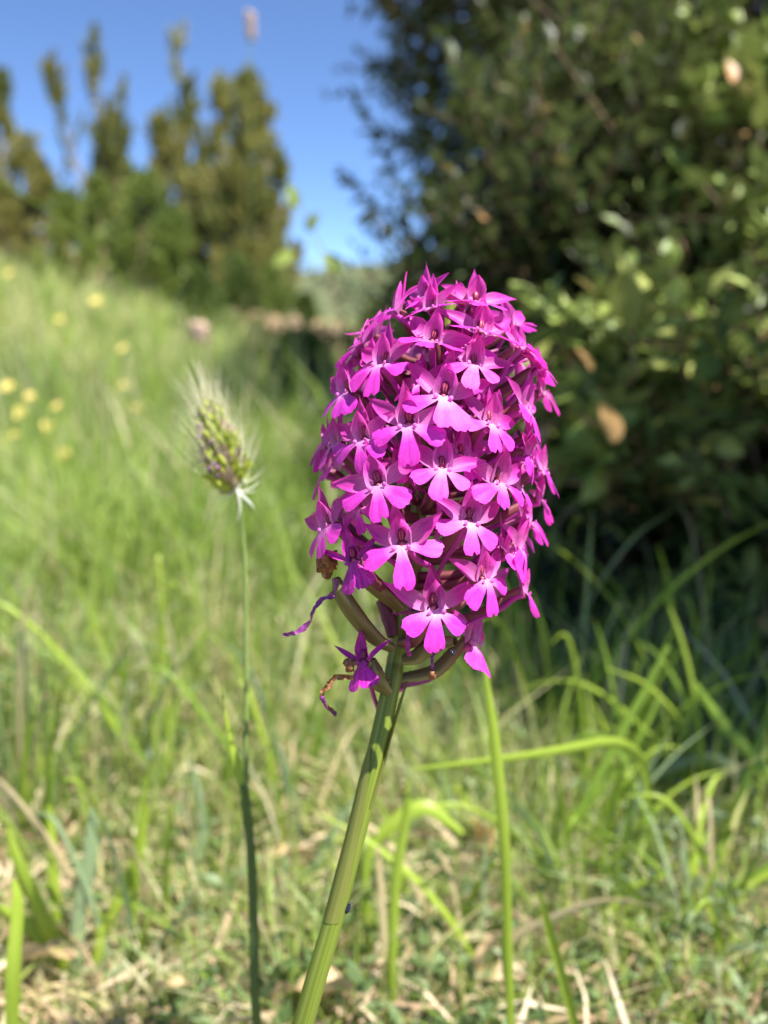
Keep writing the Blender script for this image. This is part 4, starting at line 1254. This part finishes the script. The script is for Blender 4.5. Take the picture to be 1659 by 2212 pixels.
# ------------------------------------------------------------------ single grass blades one can pick out
def blade_thing(name, label, blades, cat='grass', group=None):
    """blades: list of (points (u,v,d) from the foot to the tip, width px list, material)"""
    first = [P(*q) for q in blades[0][0]]
    g = to_ground(first[0])
    root = empty(name, g)
    tag(root, label, cat, group)
    for pts, wpx, mat in blades:
        pp = [P(*q) for q in pts]
        foot = to_ground(pp[0]); foot = foot * .6 + g * .4; foot[2] = float(T(foot[0], foot[1])) - .003
        if pp[0][2] > foot[2] + 0.004:
            pp = [foot] + pp; wpx = [wpx[0]] + list(wpx); pts = [pts[0]] + list(pts)
        n = 22
        path = smooth_path(pp, n)
        dep = np.interp(np.linspace(0, 1, n), np.linspace(0, 1, len(pts)), [q[2] for q in pts])
        w = np.interp(np.linspace(0, 1, n), np.linspace(0, 1, len(wpx)), wpx) * dep / FPX * 1.25
        tan = np.gradient(path, axis=0)
        side = np.cross(tan, FWD); side /= np.linalg.norm(side, axis=1)[:, None] + 1e-9
        side = side + FWD * rng.normal() * .45
        mb = MB(); mb.ribbon(path - g, w, side, 0.35, rng.normal() * .3)
        obj('blade', mb.mesh('blade', M[mat]), root)
    return root


BG = 'grass tufts around the orchid'
blade_thing('grass_tuft', 'upright dark green blade just right of the orchid stem', [([(1102, 2230, .185), (1096, 2000, .178), (1088, 1800, .172), (1068, 1600, .170), (1046, 1440, .17)], [14, 17, 20, 20, 8], 'lime'),
                                                                                 ([(1105, 2225, .187), (1090, 2050, .182), (1098, 1900, .18)], [13, 13, 5], 'green')], group=BG)
blade_thing('grass_tuft', 'arching bright green leaf bowing left across the dark shrub base', [([(1405, 1800, .26), (1402, 1720, .25), (1385, 1640, .235), (1325, 1603, .225), (1200, 1622, .215), (1080, 1640, .21), (890, 1662, .205)], [8, 11, 16, 20, 16, 13, 5], 'lime'),
                                                                                           ([(1400, 1800, .26), (1350, 1650, .27), (1290, 1590, .27), (1235, 1600, .27)], [10, 14, 14, 5], 'green')], group=BG)
blade_thing('grass_tuft', 'pair of straight blades slanting up to the right in front of the dark shrub', [([(1195, 1850, .26), (1270, 1720, .26), (1350, 1570, .262), (1445, 1395, .265)], [9, 15, 15, 7], 'green'),
                                                                                                       ([(1190, 1860, .262), (1290, 1720, .27), (1380, 1600, .272), (1425, 1505, .275)], [8, 14, 14, 8], 'green')], group=BG)
blade_thing('grass_tuft', 'curved blades leaning in from the right edge by the shrub', [([(1690, 1900, .30), (1640, 1740, .30), (1570, 1650, .30), (1480, 1645, .30), (1330, 1720, .30), (1200, 1760, .30)], [14, 18, 20, 18, 14, 5], 'grey'),
                                                                                   ([(1720, 1760, .27), (1640, 1650, .27), (1560, 1560, .27), (1500, 1475, .27)], [18, 22, 20, 8], 'green'),
                                                                                   ([(1540, 1880, .27), (1590, 1760, .27), (1640, 1600, .27), (1680, 1480, .27)], [14, 18, 14, 5], 'green')], group=BG)
blade_thing('grass_tuft', 'short lime yellow blade at the bottom right of the orchid', [([(1248, 2260, .195), (1225, 2150, .192), (1190, 2020, .19), (1165, 1925, .19)], [16, 22, 23, 10], 'lime')], group=BG)
blade_thing('grass_tuft', 'long thin blades fanning to the right low in the picture', [([(1260, 2200, .24), (1330, 2040, .24), (1480, 1970, .24), (1700, 1850, .24)], [12, 18, 18, 8], 'green'), ([(1280, 2200, .25), (1420, 2130, .25), (1560, 2060, .245), (1720, 2010, .24)], [14, 20, 20, 12], 'deep'),
                                                                                 ([(1250, 2190, .24), (1280, 2050, .24), (1350, 1930, .24), (1440, 1890, .24)], [12, 18, 16, 6], 'lime'), ([(1290, 2200, .24), (1350, 2060, .24), (1440, 1920, .24)], [12, 20, 8], 'grey'), ([(1300, 2190, .25), (1500, 1990, .25), (1670, 1880, .25)], [12, 22, 10], 'lime')], group=BG)
blade_thing('grass_tuft', 'pale upright stalks close behind the orchid stem on its right', [([(845, 2120, .21), (855, 1900, .21), (878, 1760, .21), (880, 1680, .21)], [16, 20, 16, 6], 'lime'), ([(835, 2150, .22), (825, 1950, .22), (815, 1830, .22)], [12, 12, 8], 'straw'),
                                                                                      ([(790, 1870, .24), (850, 1780, .24), (920, 1745, .24), (1000, 1800, .24)], [16, 26, 26, 8], 'lime')], group=BG)
blade_thing('grass_tuft', 'bright green tuft of broad blades at the lower left', [([(150, 2130, .23), (100, 2000, .225), (50, 1890, .22), (15, 1790, .22)], [22, 30, 26, 8], 'lime'), ([(160, 2120, .24), (120, 1950, .24), (112, 1820, .24), (105, 1740, .24)], [16, 20, 16, 6], 'lime'),
                                                                             ([(165, 2130, .23), (170, 1980, .23), (195, 1850, .23), (200, 1745, .23)], [18, 24, 26, 12], 'grey'), ([(180, 2140, .24), (230, 2000, .24), (290, 1870, .24), (320, 1740, .24)], [14, 20, 20, 6], 'lime'),
                                                                             ([(170, 2150, .235), (180, 2060, .235), (150, 1990, .235)], [16, 18, 6], 'green'), ([(150, 2140, .23), (60, 2000, .23), (-10, 1960, .23)], [14, 22, 14], 'lime'), ([(190, 2150, .23), (215, 2040, .23), (210, 1960, .23)], [16, 18, 6], 'lime')], group=BG)
blade_thing('grass_tuft', 'pale yellow blade rising at the bottom left corner', [([(28, 2270, .19), (28, 2100, .185), (38, 1960, .185), (30, 1900, .185)], [20, 26, 22, 8], 'lime')], group=BG)
blade_thing('grass_tuft', 'slanting pale blades between the seed head stalk and orchid stem', [([(620, 2120, .27), (640, 1950, .27), (720, 1800, .27), (790, 1690, .27)], [12, 16, 16, 6], 'grey'), ([(600, 2130, .27), (690, 1960, .27), (760, 1850, .27)], [12, 16, 6], 'lime'), ([(640, 2130, .26), (600, 1990, .26), (585, 1880, .26)], [10, 14, 5], 'grey'),
                                                                                         ([(650, 2120, .28), (680, 2020, .28), (660, 1900, .28)], [12, 16, 6], 'green')], group=BG)
blade_thing('grass_tuft', 'grey green blades left of the seed head stalk', [([(430, 2100, .27), (420, 1900, .27), (440, 1780, .27), (410, 1640, .27)], [14, 20, 18, 6], 'grey'), ([(400, 2100, .28), (370, 1980, .28), (390, 1860, .28)], [12, 18, 6], 'green'), ([(450, 2100, .27), (490, 1940, .27), (540, 1830, .27)], [12, 16, 6], 'green'), ([(410, 2110, .28), (320, 1960, .28), (270, 1880, .28)], [10, 14, 5], 'straw')], group=BG)
blade_thing('grass_tuft', 'dim green blades standing in the shade under the shrub', [([(1130, 1760, .36), (1125, 1600, .36), (1110, 1430, .36)], [10, 14, 5], 'straw'), ([(1310, 1720, .36), (1280, 1560, .36), (1300, 1400, .36)], [12, 16, 5], 'green'), ([(1230, 1740, .37), (1180, 1560, .37), (1230, 1440, .37)], [12, 18, 6], 'green'), ([(1460, 1730, .36), (1500, 1600, .36), (1560, 1500, .36)], [12, 14, 5], 'straw')], group=BG)
blade_thing('grass_tuft', 'bright folded blade and short green blades behind the stem', [([(960, 1720, .42), (965, 1560, .42), (985, 1430, .42), (1000, 1400, .42)], [24, 46, 60, 20], 'lime'), ([(1010, 1880, .30), (980, 1760, .30), (950, 1670, .30)], [12, 18, 8], 'grey'), ([(1090, 1900, .3), (1020, 1760, .3), (980, 1690, .3)], [12, 16, 6], 'lime')], group=BG)
def tuft(label, u, v, n, spread, height, mats, seed):
    r = np.random.default_rng(seed)
    x0 = P(u, v, 1.0) - CAMP
    k = CAM_H / -x0[2]                      # where that line of sight meets the ground
    g = CAMP + x0 * k
    g[2] = float(T(g[0], g[1]))
    root = empty('grass_tuft', g); tag(root, label, 'grass', BG)
    for q in range(n):
        a = r.random() * 6.28
        dirv = np.array([math.cos(a) * 1.2, math.sin(a) * .6, 0])
        h = height * (0.5 + 0.8 * r.random()); sp = spread * (0.15 + 0.75 * r.random() ** 1.5)
        f = r.normal(size=3) * [.006, .006, 0]
        pts = [f - [0, 0, .003], f + dirv * sp * .2 + [0, 0, h * .36], f + dirv * sp * .48 + [0, 0, h * .68], f + dirv * sp * .8 + [0, 0, h * .9], f + dirv * sp * 1.15 + [0, 0, h * (1.06 - .28 * r.random() ** 2)]]
        path = smooth_path(pts, 18)
        tan = np.gradient(path, axis=0)
        side = np.cross(tan, FWD + .5 * r.normal(size=3)); side /= np.linalg.norm(side, axis=1)[:, None] + 1e-9
        w = np.interp(np.linspace(0, 1, 18), [0, .3, .7, 1], [.7, 1.0, .8, .08]) * (0.0011 + .0013 * r.random())
        mb = MB(); mb.ribbon(path, w, side, 0.35, r.normal() * .5)
        obj('blade', mb.mesh('blade', M[mats[q % len(mats)]]), root)


tuft('fan of thin bright blades in front of the shrub base, right of centre', 1330, 1830, 11, .075, .075, ['lime', 'green', 'lime', 'lime', 'green'], 1)
tuft('thin bright arching blades near the right edge below the shrub', 1560, 1800, 18, .08, .075, ['lime', 'green', 'lime', 'lime', 'grey'], 2)
tuft('loose thin blades at the bottom right corner', 1500, 2080, 20, .06, .05, ['lime', 'green', 'lime', 'grey', 'straw'], 3)
tuft('loose green blades low in the picture below the arching leaf', 1250, 1980, 18, .06, .05, ['lime', 'green', 'lime', 'grey'], 12)
tuft('short pale blades at the bottom between stem and lime blade', 960, 2080, 10, .05, .045, ['straw', 'lime', 'grey', 'straw'], 4)
tuft('thin pale blades beside the left tuft at the bottom', 330, 2110, 11, .05, .055, ['lime', 'straw', 'grey', 'lime'], 5)
tuft('upright thin blades at the left edge above the lower left tuft', 60, 1830, 12, .06, .085, ['lime', 'grey', 'straw', 'lime', 'grey'], 6)
tuft('upright thin blades left of the seed head stalk, half way up the turf', 330, 1720, 12, .07, .09, ['grey', 'lime', 'straw', 'lime'], 7)
tuft('thin straw and green blades just right of the seed head stalk', 640, 1860, 11, .06, .075, ['lime', 'straw', 'grey', 'green'], 8)
tuft('tall thin blades in the shade at the foot of the shrub', 1180, 1640, 11, .08, .10, ['green', 'lime', 'grey'], 9)
tuft('dim thin blades at the right edge in the shade of the shrub', 1500, 1640, 11, .09, .10, ['green', 'lime', 'straw'], 10)
# long arching culm high on the left, and thin stalks against the sky
blade_thing('grass_stalk', 'long blurred yellow green stalk slanting across the upper left', [([(540, 950, .62), (470, 850, .6), (390, 748, .58), (300, 640, .56), (190, 525, .54), (90, 445, .53), (-40, 370, .53)], [1.2, 1.5, 1.8, 2, 2, 2, 2], 'lime')])


def stalk_head(label, u, v_top, v_foot, d, head_px, mat_head, name='grass_stalk'):
    top = P(u, v_top, d); foot = P(u + 6, v_foot, d); g = to_ground(foot)
    root = empty(name, g); tag(root, label, 'grass')
    mb = MB(); mb.tube(smooth_path([g - [0, 0, .003], foot * .5 + g * .5, P(u + 3, (v_top + v_foot) / 2, d), top], 16) - g, np.linspace(1.0, .5, 16) * MM * d, 6)
    obj('stem', mb.mesh('stem', M['culm']), root)
    mb = MB()
    r0 = head_px[0] * d / FPX / 2; r1 = head_px[1] * d / FPX / 2
    for k in range(26):
        t = k / 26; a = k * 2.4
        p = top + np.array([math.cos(a) * r0 * .5, math.sin(a) * r0 * .5, (t * 2 - 1) * r1 * .8])
        mb.ellipsoid(p - g, np.array([r0 * .4, r0 * .4, r1 * .28]), 6, 5, axis=(math.cos(a) * .5, math.sin(a) * .5, 1))
    obj('seed_head', mb.mesh('seed_head', M[mat_head]), root)


stalk_head('thin stalk with a pinkish seed head high against the sky', 541, 55, 700, 1.25, (22, 62), 'pink_head')
stalk_head('thin stalk with a pinkish tan seed head above the meadow', 430, 715, 1000, 1.1, (50, 42), 'pink_head')

# ------------------------------------------------------------------ yellow meadow flowers, dry leaves
def flower_proto():
    mbp = MB(); g_, uv = petal_grid(1, .8, .1, .12, nu=4, nv=5); mbp.grid(g_, uv)
    return mbp.mesh('petal', M['yellow_flat'])


PETAL = flower_proto()


def yellow_flower(label, u, v, d, size):
    size *= 0.6
    top = P(u, v, d); g = to_ground(top)
    root = empty('yellow_flower', g); tag(root, label, 'flower', 'yellow meadow flowers')
    mb = MB(); mb.tube(smooth_path([g - [0, 0, .003], g * .5 + top * .5 + rng.normal(size=3) * .004, top], 8) - g, [.0009] * 8, 5)
    obj('stem', mb.mesh('stem', M['culm']), root)
    n = 6; tiltv = Vector((rng.normal() * .3, -.7, .9)).normalized(); q = tiltv.to_track_quat('Z', 'Y').to_matrix()
    for k in range(n):
        a = 6.283 * k / n
        zax = (q @ Vector((math.cos(a), math.sin(a), .25))).normalized(); yax = (-tiltv - zax * (-tiltv).dot(zax)).normalized(); xax = yax.cross(zax)
        o = obj('petal', PETAL, root)
        mt = Matrix((xax * size, yax * size, zax * size)).transposed().to_4x4(); mt.translation = Vector(top - g)
        o.matrix_local = mt
    mb = MB(); mb.ellipsoid(top - g, np.array([.28, .28, .2]) * size, 8, 6, axis=tiltv)
    obj('flower_centre', mb.mesh('flower_centre', M['yellow_flat']), root)


for lab, u, v, d, s in (('orange yellow flower at the left edge of the meadow, upper one', 45, 885, 1.0, .013), ('orange yellow flower near the left edge, lower one of the close pair', 105, 930, 0.95, .013), ('yellow flower left of the slanting stalk, topmost on the slope', 207, 650, 2.2, .03),
                        ('pale yellow flower above two others left of the seed head', 265, 752, 1.5, .017), ('deep yellow flower between the other two left of the seed head', 266, 832, 1.2, .014), ('yellow flower nearest to the seed head on its left', 294, 880, 1.1, .011),
                        ('small yellow flower low in the meadow left of the seed head stalk', 230, 1122, .75, .007), ('small pale yellow flower just left of the seed head stalk', 336, 1190, .7, .007), ('cream flower at the left edge halfway down the meadow', 98, 1192, .75, .008),
                        ('yellow flower at the left edge just below the shrubs', 20, 590, 2.6, .035), ('yellow flower partly hidden at the left edge beside the orange pair', 8, 960, .95, .012), ('pale yellow flower below the forked shrub', 130, 690, 2.0, .022)):
    yellow_flower(lab, u, v, d, s)


for k, word in enumerate(('topmost', 'second', 'third', 'fourth', 'fifth', 'sixth', 'seventh', 'lowest')):
    yellow_flower(word + ' flower, counted downward, of the yellow patch at the left meadow edge', 10 + (k * 53) % 125 + 8 * rng.random(), 835 + 21 * k, 0.8 + 0.3 * rng.random(), .010 + .005 * rng.random())


def dry_leaf(label, u, v, d, size, direction, mat='dryleaf', cat='leaf', name='dry_leaf', lift=0.004):
    p = P(u, v, d)
    p[2] = max(p[2], float(T(p[0], p[1])) + lift)
    mb = MB(); g_, uv = petal_grid(1, .62, .5, .25, nu=6, nv=8, r=rng); mb.grid(g_ * size, uv)
    o = obj(name, mb.mesh(name, M[mat]), None, p)
    zax = Vector(direction).normalized(); yax = Vector((0, -.5, -.8)); yax = (yax - zax * yax.dot(zax)).normalized(); xax = yax.cross(zax)
    o.matrix_world = Matrix.Translation(Vector(p)) @ Matrix((xax, yax, zax)).transposed().to_4x4()
    tag(o, label, cat, 'dry leaves on the turf')


dry_leaf('cream dry leaf in the turf left of the orchid stem', 580, 1860, .27, .016, (1, .1, .35))
dry_leaf('orange dry leaf slanting in the grass right of the orchid stem', 1020, 1770, .27, .014, (.6, -.2, -.9), 'orange_leaf')
dry_leaf('small orange dry leaf in the turf under the shrub', 1345, 1800, .33, .008, (1, .1, .1), 'orange_leaf')
dry_leaf('tan curled dry leaf low in the turf right of the stem', 1030, 2100, .22, .012, (.3, .1, 1))
dry_leaf('tan dry leaf at the bottom edge beside the orchid stem', 760, 2150, .205, .02, (-1, .3, .1))
dry_leaf('tan dry leaf close to the bottom left corner', 20, 2080, .215, .017, (1, .5, .05))
dry_leaf('pinkish tan dry leaf low at the right of the lime blade', 1305, 2105, .23, .009, (1, .1, .2), 'orange_leaf')
dry_leaf('pale dry leaf low at the left in the turf', 340, 2135, .21, .009, (1, .2, .2))
dry_leaf('yellow fallen petal in the turf at the lower right, upper of two', 1372, 2045, .235, .0065, (.1, -.2, 1), 'yellow_flat', 'petal', 'fallen_petal')
dry_leaf('yellow fallen petal in the turf at the lower right, lower of two', 1362, 2085, .235, .0085, (1, -.2, .2), 'yellow_flat', 'petal', 'fallen_petal')
